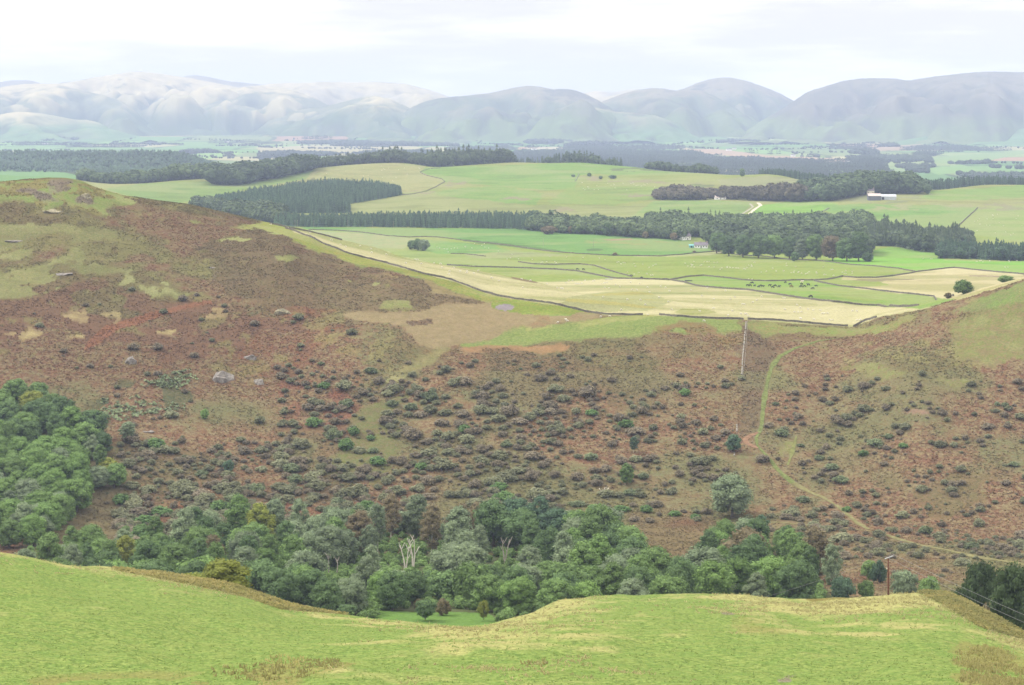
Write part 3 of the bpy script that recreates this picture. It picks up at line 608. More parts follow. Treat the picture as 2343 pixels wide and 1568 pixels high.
def crown_geo(seed, R, z0, z1, lobes=20, ncards=2600, size=.55, lobe_r=.36, peak=.55, loose=.10, droop=0.0, asym=.28, up=.25):
    rng = np.random.default_rng(seed); g = Geo(); L = []
    H = z1-z0
    for k in range(lobes):
        h = (k+rng.uniform(0,1))/lobes
        prof = math.sin(math.pi*min(1, max(0, h*.86+.10)))**.75 if h < peak else math.sqrt(max(0.02, 1-((h-peak)/(1.02-peak))**2))
        ang = k*2.39996 + rng.uniform(-.5,.5); rad = R*prof*rng.uniform(.42,.74)*(1+asym*math.cos(ang+seed))
        r = R*lobe_r*rng.uniform(.75,1.25)*(0.72+.28*prof)
        L.append((rad*math.cos(ang), rad*math.sin(ang), z0+r*.5+(H-r*1.35)*h, r))
    L.append((0, 0, z0+H*.45, R*.5)); L.append((rng.uniform(-.1,.1)*R, rng.uniform(-.1,.1)*R, z1-R*lobe_r*.9, R*lobe_r))
    L = np.array(L)
    w = L[:,3]**2; w /= w.sum(); PP=[]; NN=[]; TT=[]
    for k, (x,y,z,r) in enumerate(L):
        n = max(12, int(ncards*w[k])); d = sphere_dirs(n, rng, -.6)
        rr = r*(1+rng.normal(0, loose, n)); P = np.array([x,y,z])+d*rr[:,None]*np.array([1,1,.86])
        P[:,2] -= droop*np.abs(rng.normal(0, 1, n))*r*(1-d[:,2])
        keep = np.ones(n, bool)
        for m, (x2,y2,z2,r2) in enumerate(L):
            if m != k: keep &= (np.linalg.norm((P-np.array([x2,y2,z2]))/np.array([1,1,.86]), axis=1) > r2*.86)
        keep &= P[:,2] > z0*.6
        PP.append(P[keep]); NN.append((d*.9+rng.normal(0,.42,(n,3))+np.array([0,0,up]))[keep])
        TT.append(np.clip(rng.normal(.5,.17,n)+rng.normal(0,.13), 0, 1)[keep])
        Vi, Ti = ICO1
        g.add(Vi*r*.84*np.array([1,1,.86])+np.array([x,y,z]), None, Ti, .40)
    P = np.concatenate(PP); V, Q = cards(P, np.concatenate(NN), size, rng); g.add(V, Q, None, np.repeat(np.concatenate(TT), 4))
    return g
def tube(g, pts, r0, r1, sides=6, tint=.5):
    pts = np.array(pts, float); n = len(pts); V = []
    for i, p in enumerate(pts):
        d = pts[min(i+1,n-1)]-pts[max(i-1,0)]; d /= np.linalg.norm(d)
        a = np.cross(d, (1,0,.01) if abs(d[0]) < .9 else (0,1,0)); a /= np.linalg.norm(a); b = np.cross(d, a)
        r = r0+(r1-r0)*i/(n-1)
        for s in range(sides):
            t = 2*math.pi*s/sides; V.append(p+a*r*math.cos(t)+b*r*math.sin(t))
    Q = [(i*sides+s, i*sides+(s+1)%sides, (i+1)*sides+(s+1)%sides, (i+1)*sides+s) for i in range(n-1) for s in range(sides)]
    V.append(pts[-1]); T = [((n-1)*sides+s, (n-1)*sides+(s+1)%sides, n*sides) for s in range(sides)]
    g.add(V, Q, T, tint)
def trunk_geo(seed, H, r, limbs=5, spread=.55, base=.0, lean=.04):
    rng = np.random.default_rng(seed+500); g = Geo()
    top = np.array([rng.normal(0, lean)*H, rng.normal(0, lean)*H, H*.78])
    tube(g, [np.array([0,0,-.6]), top*.25+np.array([rng.normal(0,.1),0,0]), top*.55, top], r, r*.3, 7)
    for k in range(limbs):
        h = rng.uniform(.32,.62); a = k*2.4+rng.uniform(-.4,.4); p0 = top*(h/.78*.78)
        e = p0+np.array([math.cos(a), math.sin(a), 1.0])*H*spread*rng.uniform(.3,.5)
        tube(g, [p0, (p0+e)/2+np.array([0,0,.06*H]), e], r*.42, r*.1, 5)
    return g

BARK = plain_mat('bark', (.11,.09,.07), .35, 3); BIRCH_BARK = plain_mat('pale_birch_bark', (.50,.47,.42), .3, 2.5); DEAD_WOOD = plain_mat('bleached_dead_wood', (0.496,0.456,0.400), .2, 2)
LEAF = {
 'dark green': leaf_mat('leaf_dark_green', (0.071,0.121,0.050), (0.124,0.192,0.073)),
 'mid green': leaf_mat('leaf_mid_green', (0.101,0.166,0.055), (0.165,0.253,0.079)),
 'bright green': leaf_mat('leaf_bright_green', (0.110,0.190,0.054), (0.176,0.273,0.079)),
 'yellow green': leaf_mat('leaf_yellow_green', (0.150,0.184,0.035), (0.246,0.260,0.054)),
 'grey green': leaf_mat('leaf_grey_green', (0.136,0.185,0.104), (0.218,0.270,0.152)),
 'brownish': leaf_mat('leaf_brownish', (0.152,0.118,0.070), (0.208,0.181,0.097)),
 'blue green': leaf_mat('leaf_blue_green', (.058,.104,.058), (.096,.156,.090)),
}
LEAF['deep green'] = leaf_mat('leaf_deep_green', (.034,.058,.022), (.062,.092,.036))
CONIFER_LEAF = leaf_mat('conifer_needles', (0.045,0.087,0.050), (0.083,0.134,0.070))
BUSH = {'dark green': leaf_mat('bush_dark_green', (0.107,0.139,0.071), (0.162,0.194,0.099)),
        'grey green': leaf_mat('bush_grey_green', (0.139,0.150,0.082), (0.195,0.202,0.117)),
        'purple brown': leaf_mat('bush_purple_brown', (0.160,0.139,0.096), (0.213,0.180,0.123)),
        'fresh green': leaf_mat('bush_fresh_green', (0.078,0.144,0.047), (0.124,0.203,0.065))}
FORM = {}   # form -> list of (crown mesh arrays, trunk mesh, bark)
def form(name, n, fn, tr, bark):
    FORM[name] = []
    for k in range(n): FORM[name].append((fn(k), tr(k), bark))
form('rounded', 4, lambda k: crown_geo(100+k, 5.4, 1.2, 12, 30, 5200, .42, .32, .5, .13), lambda k: trunk_geo(100+k, 10.5, .38), BARK)
form('tall', 3, lambda k: crown_geo(120+k, 4.3, 1.4, 15.0, 30, 5000, .42, .35, .45, .13), lambda k: trunk_geo(120+k, 13.5, .34), BARK)
form('birch', 3, lambda k: crown_geo(140+k, 3.6, 3.0, 14.0, 28, 3200, .36, .30, .42, .2, .12), lambda k: trunk_geo(140+k, 13, .19, 6), BIRCH_BARK)
form('low', 3, lambda k: crown_geo(160+k, 4.0, .3, 6.6, 18, 2400, .46, .36, .45), lambda k: trunk_geo(160+k, 5.5, .22), BARK)
def bush_geo(seed, n=800): return crown_geo(seed, 2.0, 0.05, 2.7, 13, n, .40, .38, .4, .17, up=.95)
BUSHG = [bush_geo(200+k) for k in range(5)]
def low_geo(seed): return crown_geo(seed, 1.0, 0.0, 1.15, 5, 110, .42, .46, .35, .15)
LOWG_ = [low_geo(220+k) for k in range(4)]
def conifer_geo(seed, R=2.4, H=14, tiers=9, sides=9):
    rng = np.random.default_rng(seed); g = Geo()
    for k in range(tiers):
        t = k/tiers; zb = .08*H+H*.86*t; r = R*(1-t)**.85*rng.uniform(.85,1.1)+.15
        V = [(0,0,zb+H*.17)]; 
        for s in range(sides*2):
            a = math.pi*s/sides+rng.uniform(-.12,.12); rr = r*(rng.uniform(.85,1.15) if s%2 == 0 else rng.uniform(.5,.7))
            V.append((rr*math.cos(a), rr*math.sin(a), zb-rng.uniform(0,.06)*H*(1-t)))
        T = [(0, 1+s, 1+(s+1)%(sides*2)) for s in range(sides*2)]
        g.add(V, None, T, np.concatenate([[.75], rng.uniform(.2,.8,sides*2)]))
    return g
CONG = [conifer_geo(300+k) for k in range(4)]
CONL = [conifer_geo(320+k, tiers=5, sides=5) for k in range(4)]
def mid_broadleaf(seed):
    rng = np.random.default_rng(seed); g = Geo()
    for k in range(8):
        a = k*2.4; r = rng.uniform(1.6,2.5); h = rng.uniform(3,8.5); rad = 2.6*(1-abs(h-5.5)/6)
        Vi, Ti = ICO1; V = Vi*(r*(1+rng.normal(0,.13,len(Vi))))[:,None]+np.array([rad*math.cos(a), rad*math.sin(a), h]); g.add(V, None, Ti, np.clip(rng.normal(.5,.2,len(Vi)),0,1))
    Vi, Ti = ICO1; g.add(Vi*np.array([2.6,2.6,3.6])+np.array([0,0,4.2]), None, Ti, .4)
    d = sphere_dirs(90, rng, -.3); P = d*np.array([4.2,4.2,5.0])*rng.uniform(.85,1.05,(90,1))+np.array([0,0,5.2])
    V, Q = cards(P, d+rng.normal(0,.4,(90,3)), 1.5, rng); g.add(V, Q, None, np.repeat(np.clip(rng.normal(.5,.25,90),0,1),4))
    return g
MIDB = [mid_broadleaf(340+k) for k in range(5)]
def far_broadleaf(seed):
    rng = np.random.default_rng(seed); g = Geo(); Vi, Ti = ICO1
    V = Vi*np.array([4.5,4.5,5.2])*(1+rng.normal(0,.14,len(Vi)))[:,None]+np.array([0,0,5]); g.add(V, None, Ti, np.clip(rng.normal(.5,.2,len(Vi)),0,1)); return g
FARB = [far_broadleaf(360+k) for k in range(4)]; FARC = [conifer_geo(370+k, 2.6, 15, 2, 4) for k in range(4)]

def scatter_mesh(name, protos, P, sc, rz, tint_j, material):
    """many small plants of one mass joined into one mesh"""
    g = Geo(); rng = np.random.default_rng(len(P)+3)
    which = rng.integers(0, len(protos), len(P))
    for k, pr in enumerate(protos):
        V, Q, T, C = pr.arrays(); idx = np.nonzero(which == k)[0]
        if not len(idx): continue
        c, s = np.cos(rz[idx])[:,None], np.sin(rz[idx])[:,None]
        X = (V[None,:,0]*c - V[None,:,1]*s)*sc[idx,0][:,None]+P[idx,0][:,None]; Yv = (V[None,:,0]*s+V[None,:,1]*c)*sc[idx,0][:,None]+P[idx,1][:,None]
        Zv = V[None,:,2]*sc[idx,1][:,None]+P[idx,2][:,None]
        off = (np.arange(len(idx))*len(V))[:,None,None]
        g.add(np.stack([X,Yv,Zv],-1), (Q[None]+off) if len(Q) else None, (T[None]+off) if len(T) else None, np.clip(np.tile(C, len(idx))+np.repeat(tint_j[idx], len(V)),0,1))
    return link(name, g.mesh(name), material)
_MC = {}
def shared(key, geo, material, smooth=False):
    """one mesh for each shape and leaf colour, shared by every plant that uses it"""
    if key not in _MC:
        me = geo.mesh(key[0], smooth); me.materials.append(material); _MC[key] = me
    return _MC[key]
def plant_tree(name, P, fm, var, colour, h, spread, label, group, rng, cat='tree'):
    geo, tr, bark = FORM[fm][var % len(FORM[fm])]
    V = geo.V; H0 = {'rounded':12.,'tall':15.,'birch':14.,'low':6.6}[fm]; s = h/H0
    e = empty(name, P, rng.uniform(0, 6.28), (s*spread, s*spread, s))
    o = bpy.data.objects.new('crown', shared(('crown', fm, var % len(FORM[fm]), colour), geo, LEAF[colour])); COL.objects.link(o); o.parent = e
    t = bpy.data.objects.new('trunk', shared(('trunk', fm, var % len(FORM[fm])), tr, bark)); COL.objects.link(t); t.parent = e
    return tag(e, label, cat, group)
# ================================================================ TREES, BUSHES, WOODS
rng = np.random.default_rng(11)
PATHS = {'upper': [(1930,772),(1870,781),(1820,797),(1785,815),(1766,840),(1757,870),(1750,905),(1745,945),(1743,975)],
 'lower': [(1743,975),(1737,990),(1730,1003),(1733,1020),(1748,1037),(1762,1052),(1772,1066),(1790,1086),(1815,1106)],
 'loop': [(1737,990),(1718,997),(1704,1006),(1710,1016),(1728,1024),(1736,1026)],
 'faint': [(1815,1106),(1850,1125),(1880,1137),(1915,1158),(1945,1182),(1975,1205),(1990,1212)],
 'track': [(1765,1196),(1850,1202),(1930,1208),(2000,1218),(2060,1236),(2140,1254),(2220,1272),(2343,1292),(2420,1304)],
 'olive': [(1822,1000),(1815,1025),(1808,1050),(1802,1065)]}
_pp = []
for _k, _l in PATHS.items():
    _q = np.array([(p.x, p.y) for p in (G(a, b, 560, 1060) for a, b in _l)])
    _d = np.concatenate([[0], np.cumsum(np.linalg.norm(np.diff(_q, axis=0), axis=1))]); _t = np.arange(0, _d[-1], 1.0)
    _pp.append(np.stack([np.interp(_t, _d, _q[:,0]), np.interp(_t, _d, _q[:,1])], -1))
PATHXY = np.concatenate(_pp)
def V3(x, y): return Vector((float(x), float(y), float(ground(x, y))))
def dart(poly, spacing, dmin, dmax, tries, seed, dens=None):
    """random points on the ground, at least `spacing` metres apart, whose place in the photo lies in poly"""
    r = np.random.default_rng(seed); P = np.asarray(poly, float)
    cell = {}; out = []
    # candidate ground points: uniform over the ground between dmin and dmax
    x0, x1 = (P[:,0].min()-CX)/F, (P[:,0].max()-CX)/F
    Y = np.sqrt(r.uniform(dmin**2, dmax**2, tries)); X = r.uniform(x0, x1, tries)*Y
    z = ground(X, Y); px = CX+F*X/Y; py = HZ-F*z/Y
    ok = pip(px, py, P)
    if dens is not None: ok &= r.uniform(0, 1, tries) < dens(px, py)
    for x, y, zz, a, b in zip(X[ok], Y[ok], z[ok], px[ok], py[ok]):
        k = (int(x//spacing), int(y//spacing)); bad = False
        for i in (-1,0,1):
            for j in (-1,0,1):
                for q in cell.get((k[0]+i, k[1]+j), ()):
                    if (q[0]-x)**2+(q[1]-y)**2 < spacing**2: bad = True
        if bad: continue
        cell.setdefault(k, []).append((x, y)); out.append((x, y, zz, a, b))
    return out
USED = {}
def unique(label, group):
    USED[label] = USED.get(label, 0)+1
    return label
# ---- the wood along the valley bottom
WZ = [(250,'below the hillside grove'),(480,'above the bracken rim'),(700,'behind the olive oak'),(880,'by slim birch stems'),(1010,'round the dead trunks'),
      (1110,'above the small glade'),(1230,'near the forked tree'),(1420,'where the knoll begins'),(1560,'behind the grassy knoll'),(1660,'below the bracken clearing'),(1900,'below the lone willow')]
def wood_label(colour, size, fm, px, py):
    z = next(n for lim, n in WZ if px < lim or lim == 1900)
    row = "at the wood's upper edge" if py < 1262 else ("in the wood's middle" if py < 1345 else "at the wood's lower edge")
    f = {'rounded':'round-crowned','tall':'high-crowned','birch':'feathery','low':'bushy'}[fm]
    return f'{size} {colour} {f} tree {row}, {z}'
wood_poly = [(40,1330),(80,1295),(200,1268),(330,1250),(430,1245),(560,1232),(700,1222),(800,1215),(1000,1212),(1150,1208),(1290,1205),(1420,1212),(1440,1240),(1456,1310),(1490,1338),(1600,1340),(1640,1270),(1720,1226),(1800,1262),(1850,1310),(1885,1352),(1880,1400),(1500,1410),(1200,1432),(1130,1425),(1120,1402),(1060,1398),(950,1396),(860,1400),(840,1440),(500,1420),(40,1380)]
pts = dart(wood_poly, 8.6, 545, 790, 26000, 5)
if len(pts) > 232: pts = pts[:232]
for k, (x, y, z, px, py) in enumerate(pts):
    rear = 1-sstep(1225, 1275, py); front = sstep(1345, 1390, py)
    q = rng.random()
    zone_brown = 860 < px < 1130 and 1225 < py < 1320
    if py < 1232: fm = 'low' if q < .7 else 'birch'; h = rng.uniform(5.5, 8.5)
    elif zone_brown: fm = 'birch' if q < .75 else 'tall'; h = rng.uniform(13, 17)
    elif front > .5: fm = 'rounded' if q < .75 else ('low' if q < .9 else 'tall'); h = rng.uniform(9.5, 13)
    else: fm = 'tall' if q < .38 else ('rounded' if q < .78 else 'birch'); h = rng.uniform(11, 16.5)
    if px < 420 and py < 1330: h *= .72
    if px > 1600 and py < 1300: h *= .8
    q = rng.random()
    if zone_brown: colour = 'brownish' if q < .55 else 'grey green'
    elif front > .5: colour = 'dark green' if q < .42 else ('mid green' if q < .72 else ('bright green' if q < .84 else ('grey green' if q < .98 else 'brownish')))
    elif 620 < px < 880: colour = 'grey green' if q < .5 else ('mid green' if q < .75 else ('dark green' if q < .95 else 'brownish'))
    elif px < 600: colour = 'mid green' if q < .42 else ('dark green' if q < .68 else ('yellow green' if q < .78 else ('grey green' if q < .97 else 'brownish')))
    elif rear > .5 and px > 1000: colour = 'blue green' if q < .7 else 'grey green'
    else: colour = 'mid green' if q < .36 else ('dark green' if q < .66 else ('grey green' if q < .86 else ('bright green' if q < .96 else 'brownish')))
    size = 'tall' if h > 12.5 else ('medium' if h > 9 else 'small')
    for a_, b_, pb_, yl_ in ((862,1022,1290,1303),(1100,1205,1280,1290),(728,806,1308,1321)):
        if a_ < px < b_ and py > pb_: h = min(h, max(0, (py-yl_))*y/F); fm = 'low' if h < 7 else fm
    if h < 3.2: continue
    size = 'tall' if h > 12.5 else ('medium' if h > 9 else 'small')
    lab = wood_label(colour, size, fm, px, py)
    plant_tree('broadleaf_tree' if fm != 'birch' else 'birch_tree', (x, y, z-.25), fm, int(rng.integers(0, 4)), colour, h, rng.uniform(.95, 1.3), lab, 'trees of the valley wood', rng)
r8 = np.random.default_rng(77)
ug = dart(wood_poly, 3.4, 545, 790, 30000, 15)
ug = [u for u in ug if u[4] < 1396 or not (860 < u[3] < 1130)]
sU = r8.uniform(.45, 1.05, len(ug))
tag(scatter_mesh('undergrowth', BUSHG, np.array([(u[0], u[1], u[2]-.1) for u in ug]), np.stack([sU, sU*r8.uniform(.7,1.3,len(ug))], 1), r8.uniform(0,6.28,len(ug)), r8.normal(0,.2,len(ug)), LEAF['mid green']), 'green undergrowth of saplings and brambles on the floor of the valley wood', 'undergrowth', None, 'stuff')
# ---- the grove climbing the left hillside
GZ = [(60,'at its outer corner'),(130,'in its heart'),(180,'at its hillside rim'),(999,'at its lone tip')]
grove = [(-70,925),(60,915),(120,925),(165,985),(215,995),(232,1040),(232,1110),(200,1155),(150,1200),(100,1250),(-70,1262)]
for k, (x, y, z, px, py) in enumerate(dart(grove, 7.0, 640, 1000, 12000, 8)[:92]):
    q = rng.random(); fm = 'rounded' if q < .72 else ('tall' if q < .9 else 'birch'); h = rng.uniform(8.5, 12.5)
    q = rng.random()
    if py < 965 and px < 90: colour = 'yellow green' if q < .3 else 'mid green'
    elif py > 1040: colour = 'bright green' if q < .5 else ('mid green' if q < .85 else 'grey green')
    else: colour = 'mid green' if q < .45 else ('dark green' if q < .75 else ('bright green' if q < .9 else 'grey green'))
    size = 'tall' if h > 11.3 else 'medium'
    f = {'rounded':'round-crowned','tall':'high-crowned','birch':'feathery'}[fm]
    row = 'top row' if py < 985 else ('middle row' if py < 1090 else 'bottom row')
    plant_tree('broadleaf_tree' if fm != 'birch' else 'birch_tree', (x, y, z-.25), fm, int(rng.integers(0, 4)), colour, h, rng.uniform(1.05, 1.4),
               f"{size} {colour} {f} tree in the grove's {row}, {next(n for l, n in GZ if px < l)}", 'trees of the hillside grove', rng)
# ---- trees that stand alone
def lone(name, px, py, hpx, wpx, fm, colour, label, dmin=500, dmax=3500, var=0, grp=None, P=None):
    p = P or G(px, py, dmin, dmax)
    h = hpx*p.y/F; wd = {'rounded':11.5,'tall':9.2,'birch':7.6,'low':8.8}[fm]; H0 = {'rounded':12.,'tall':15.,'birch':14.,'low':6.6}[fm]
    return plant_tree(name, (p.x, p.y, p.z-.2), fm, var, colour, h, (wpx*p.y/F/wd)/(h/H0), label, grp, rng)
lone('willow_tree', 1676, 1184, 102, 118, 'rounded', 'grey green', 'big grey-green willow standing alone above the valley wood', var=1)
lone('broadleaf_tree', 1677, 1034, 42, 46, 'rounded', 'blue green', 'small dense blue-green tree growing on the line of the old fence', var=2)
lone('broadleaf_tree', 1857, 1296, 66, 48, 'tall', 'mid green', 'upright green tree in bracken just right of the valley wood', var=1)
lone('broadleaf_tree', 1990, 1326, 46, 46, 'low', 'mid green', 'round green tree beside the utility pole, paler of the touching pair', 520, 900, 0)
lone('broadleaf_tree', 2012, 1334, 54, 46, 'low', 'blue green', 'round green tree beside the utility pole, darker of the touching pair', 520, 900, 1)
lone('birch_tree', 1905, 1370, 128, 62, 'birch', 'grey green', 'grey-green feathery tree rising behind the knoll between wood and pole', 500, 900, 0)
lone('broadleaf_tree', 1925, 1378, 60, 72, 'low', 'blue green', 'low bluish tree on the knoll skyline between wood and pole', 500, 900, 2)
lone('broadleaf_tree', 1983, 1372, 46, 50, 'low', 'mid green', 'low green tree on the skyline just left of the utility pole', 500, 900, 1)
lone('sallow_tree', 2068, 1372, 70, 80, 'low', 'grey green', 'pale misty sallow behind the skyline right of the utility pole', 500, 900, 0)
lone('broadleaf_tree', 2126, 1376, 60, 64, 'low', 'mid green', 'dense green tree on the skyline where the bracken rim begins', 480, 900, 2)
lone('broadleaf_tree', 262, 1116, 58, 66, 'rounded', 'mid green', 'rounded green tree beside a small bare scree below the grove', var=0)
lone('broadleaf_tree', 245, 1085, 40, 60, 'low', 'yellow green', 'pale green tree just uphill of the small bare scree', var=1)
lone('broadleaf_tree', 525, 1082, 32, 30, 'rounded', 'blue green', 'small bright bluish tree alone on the bracken slope', var=3)
lone('broadleaf_tree', 1449, 1036, 38, 28, 'birch', 'blue green', 'slender blue-green tree among the thicket bushes', var=1)
lone('broadleaf_tree', 1434, 1110, 52, 40, 'tall', 'mid green', 'upright green tree below the slender one in the thicket', var=2)
lone('broadleaf_tree', 468, 958, 24, 24, 'low', 'bright green', 'tiny bright green tree below the ivy patch', var=2)
lone('rowan_tree', 293, 1012, 48, 54, 'birch', 'grey green', 'pale grey-green straggly tree below the ivy patch', var=2)
lone('broadleaf_tree', 955, 573, 28, 30, 'low', 'dark green', 'dark field tree, left half of the clump in the green field', 1500, 2300, 1)
lone('broadleaf_tree', 968, 574, 27, 34, 'low', 'grey green', 'greyish field tree, right half of the clump in the green field', 1500, 2300, 2)
lone('broadleaf_tree', 941, 571, 22, 24, 'low', 'dark green', 'smallest dark tree at the edge of the clump in the green field', 1500, 2300, 0)
lone('broadleaf_tree', 2204, 687, 34, 58, 'low', 'mid green', 'large dome-shaped tree at the end of the wall above the bracken hill', 1010, 1500, 1)
lone('thorn_tree', 2170, 690, 14, 22, 'low', 'brownish', 'brown thorn beside the dome-shaped tree at the wall end', 1010, 1500, 2)
lone('broadleaf_tree', 2300, 668, 18, 44, 'low', 'mid green', 'treetop showing over the skyline of the bracken hill', 1010, 1500, 0)
lone('broadleaf_tree', 1698, 405, 20, 16, 'tall', 'dark green', 'dark pointed tree alone on the crest of the green hill', 2700, 4000, 1)
# the rim of the near pasture
def at_depth(px, D): x = xat(px, D); return V3(x, D)
lone('oak_tree', 508, 1340, 92, 150, 'rounded', 'yellow green', 'broad olive-yellow oak peeping over the bracken rim of the pasture', P=Vector((xat(508,372), 372, zat(1368,372))), var=2)
lone('broadleaf_tree', 430, 1335, 42, 90, 'low', 'yellow green', 'low yellow-green tree left of the broad olive oak', P=Vector((xat(432,385), 385, zat(1350,385))), var=0)
lone('broadleaf_tree', 362, 1320, 24, 60, 'low', 'mid green', 'low green treetop behind the bracken rim, far left of the olive oak', P=Vector((xat(370,400), 400, zat(1335,400))), var=1)
lone('oak_tree', 2240, 1330, 188, 116, 'rounded', 'deep green', 'dark oak with a lumpy crown behind the bracken bank under the wires', P=at_depth(2240, 432), var=0)
lone('oak_tree', 2318, 1360, 228, 140, 'rounded', 'deep green', 'large dark oak at the picture edge behind the bracken bank', P=at_depth(2318, 402), var=1)
lone('broadleaf_tree', 2270, 1400, 128, 66, 'low', 'brownish', 'brownish small tree between the two dark oaks', P=at_depth(2268, 412), var=2)
lone('oak_tree', 2375, 1400, 225, 130, 'rounded', 'deep green', 'dark oak cut by the picture edge beside the larger one', P=at_depth(2378, 392), var=3)
lone('broadleaf_tree', 2215, 1360, 134, 74, 'low', 'deep green', 'small dark tree leaning below the lumpy oak', P=at_depth(2208, 425), var=0)
# glade
lone('broadleaf_tree', 973, 1410, 42, 64, 'low', 'dark green', 'dark rounded bush-like tree in front of the small glade', P=Vector((xat(973,545), 545, zat(1412,545))), var=0)
lone('thorn_tree', 1012, 1406, 40, 42, 'low', 'brownish', 'brownish round thorn standing in the small glade', P=Vector((xat(1012,556), 556, zat(1407,556))), var=1)
lone('thorn_tree', 958, 1398, 30, 30, 'low', 'brownish', 'small brown treetop behind the dark one at the glade', 540, 700, 2)
lone('thorn_tree', 1107, 1412, 42, 34, 'low', 'yellow green', 'olive round tree where the glade meets the pasture', P=Vector((xat(1107,545), 545, zat(1413,545))), var=2)
lone('broadleaf_tree', 848, 1402, 18, 60, 'low', 'dark green', 'clipped-looking dark low tree above the bracken rim by the glade', P=Vector((xat(795,540), 540, zat(1400,540))), var=1)
# bare and pale stems
GREY_STEM = plain_mat('grey_stem', (.30,.27,.23), .25, 2)
def bare_tree(px, py, hpx, seed, label, stems=2, D=None, spread=.20):
    p = G(px, py, 520, 900); h = hpx*p.y/F; r = np.random.default_rng(seed)
    e = empty('dead_tree', p); tag(e, label, 'dead tree')
    for s in range(stems):
        g = Geo(); lean = (s-(stems-1)/2)*spread+r.normal(0,.04)
        mid = np.array([lean*h*.4+r.normal(0,.12), r.normal(0,.3), h*.45]); top = np.array([lean*h+r.normal(0,.2), r.normal(0,.4), h*r.uniform(.85,1)])
        tube(g, [(0,0,-.5), mid*.55, mid, (mid+top)/2+r.normal(0,.12,3), top], .34*h/14+.10, .07, 6)
        link('stem', g.mesh('stem', True), DEAD_WOOD if seed < 3 or seed == 8 else GREY_STEM, e)
        for b in range(3):
            g = Geo(); t = r.uniform(.4,.85); p0 = mid+(top-mid)*t if t > .5 else mid; sg = 1 if (b+s)%2 else -1
            tube(g, [p0, p0+np.array([sg*h*.06, r.normal(0,.3), h*.10]), p0+np.array([sg*h*.10*r.uniform(.7,1.5), r.normal(0,.4), h*.24])], .13, .05, 5)
            link('branch', g.mesh('branch', True), DEAD_WOOD if seed < 3 or seed == 8 else GREY_STEM, e)
    return e
bare_tree(945, 1304, 76, 1, 'tall bleached dead tree with two straight stems in the wood', 2)
bare_tree(928, 1308, 62, 2, 'crooked bleached dead tree beside the straight-stemmed one', 2, spread=.3)
bare_tree(1155, 1290, 60, 3, 'forked dead tree with a thick pale trunk in the wood', 2, spread=.25)
bare_tree(1108, 1284, 42, 4, 'thin pale stem between the dead trees in the wood', 1)
bare_tree(1021, 1280, 26, 5, 'short broken pale stem under the brown birches', 2)
bare_tree(770, 1320, 44, 6, 'slim white stem at the front of the grey-green birches', 1)
bare_tree(752, 1318, 50, 7, 'thin curved white stem left of the slim one', 1)
bare_tree(1383, 1132, 16, 8, 'little bare white thorn on the bracken slope above the wood', 3, spread=.7)

# ---- bushes over the bracken
BZ = [((600,850,860,960),'on the red bracken slope'),((900,930,1290,985),'in the densest thicket'),((900,860,1100,930),'above the densest thicket'),((1290,860,1700,960),'left of the fence line'),((1290,960,1690,1100),'below the thicket'),
      ((800,985,1040,1080),'at the near end of the lower thicket'),((1040,985,1290,1080),'in the lower thicket by the orange bracken'),((300,985,560,1080),'on the slope between ivy and wood'),((560,985,800,1080),'on the lower red slope'),((1690,860,1790,1060),'beside the green path'),((1790,860,2000,1060),'right of the green path'),((2000,860,2500,1060),'on the right-hand bracken hill'),
      ((1690,1060,1950,1230),'near the foot of the green path'),((1950,1060,2500,1200),'on the lower right bracken slope'),((1750,1200,2500,1330),'near the lower track'),((200,1080,480,1260),'above the wood beside the grove'),((480,1080,640,1260),'above the wood under the red slope'),((640,1080,800,1260),'above the wood near the birches'),((800,1080,980,1260),"above the wood's dead trees"),((980,1080,1200,1260),"above the wood's browner canopy"),((1200,1080,1440,1260),"above the wood's blue-green rim"),((1440,1080,1640,1260),'around the bracken clearing'),((0,640,600,860),'on the upper left hill'),((600,700,1000,870),'around the gully head')]
def bush_label(colour, r, px, py):
    z = next((n for (a,b,c,d), n in BZ if a <= px < c and b <= py < d), 'on the bracken moor')
    s = 'big' if r > 3.4 else ('large' if r > 2.7 else ('medium' if r > 1.9 else 'small'))
    return f'{s} {colour} bush {z}'
NB = 0; BLIST = []
def bush(px, py, rpx, colour=None, tall=1.0):
    p = G(px, py+rpx*.45, 600, 1300)
    if p: BLIST.append((p, rpx*p.y/F, colour, px, py, tall))
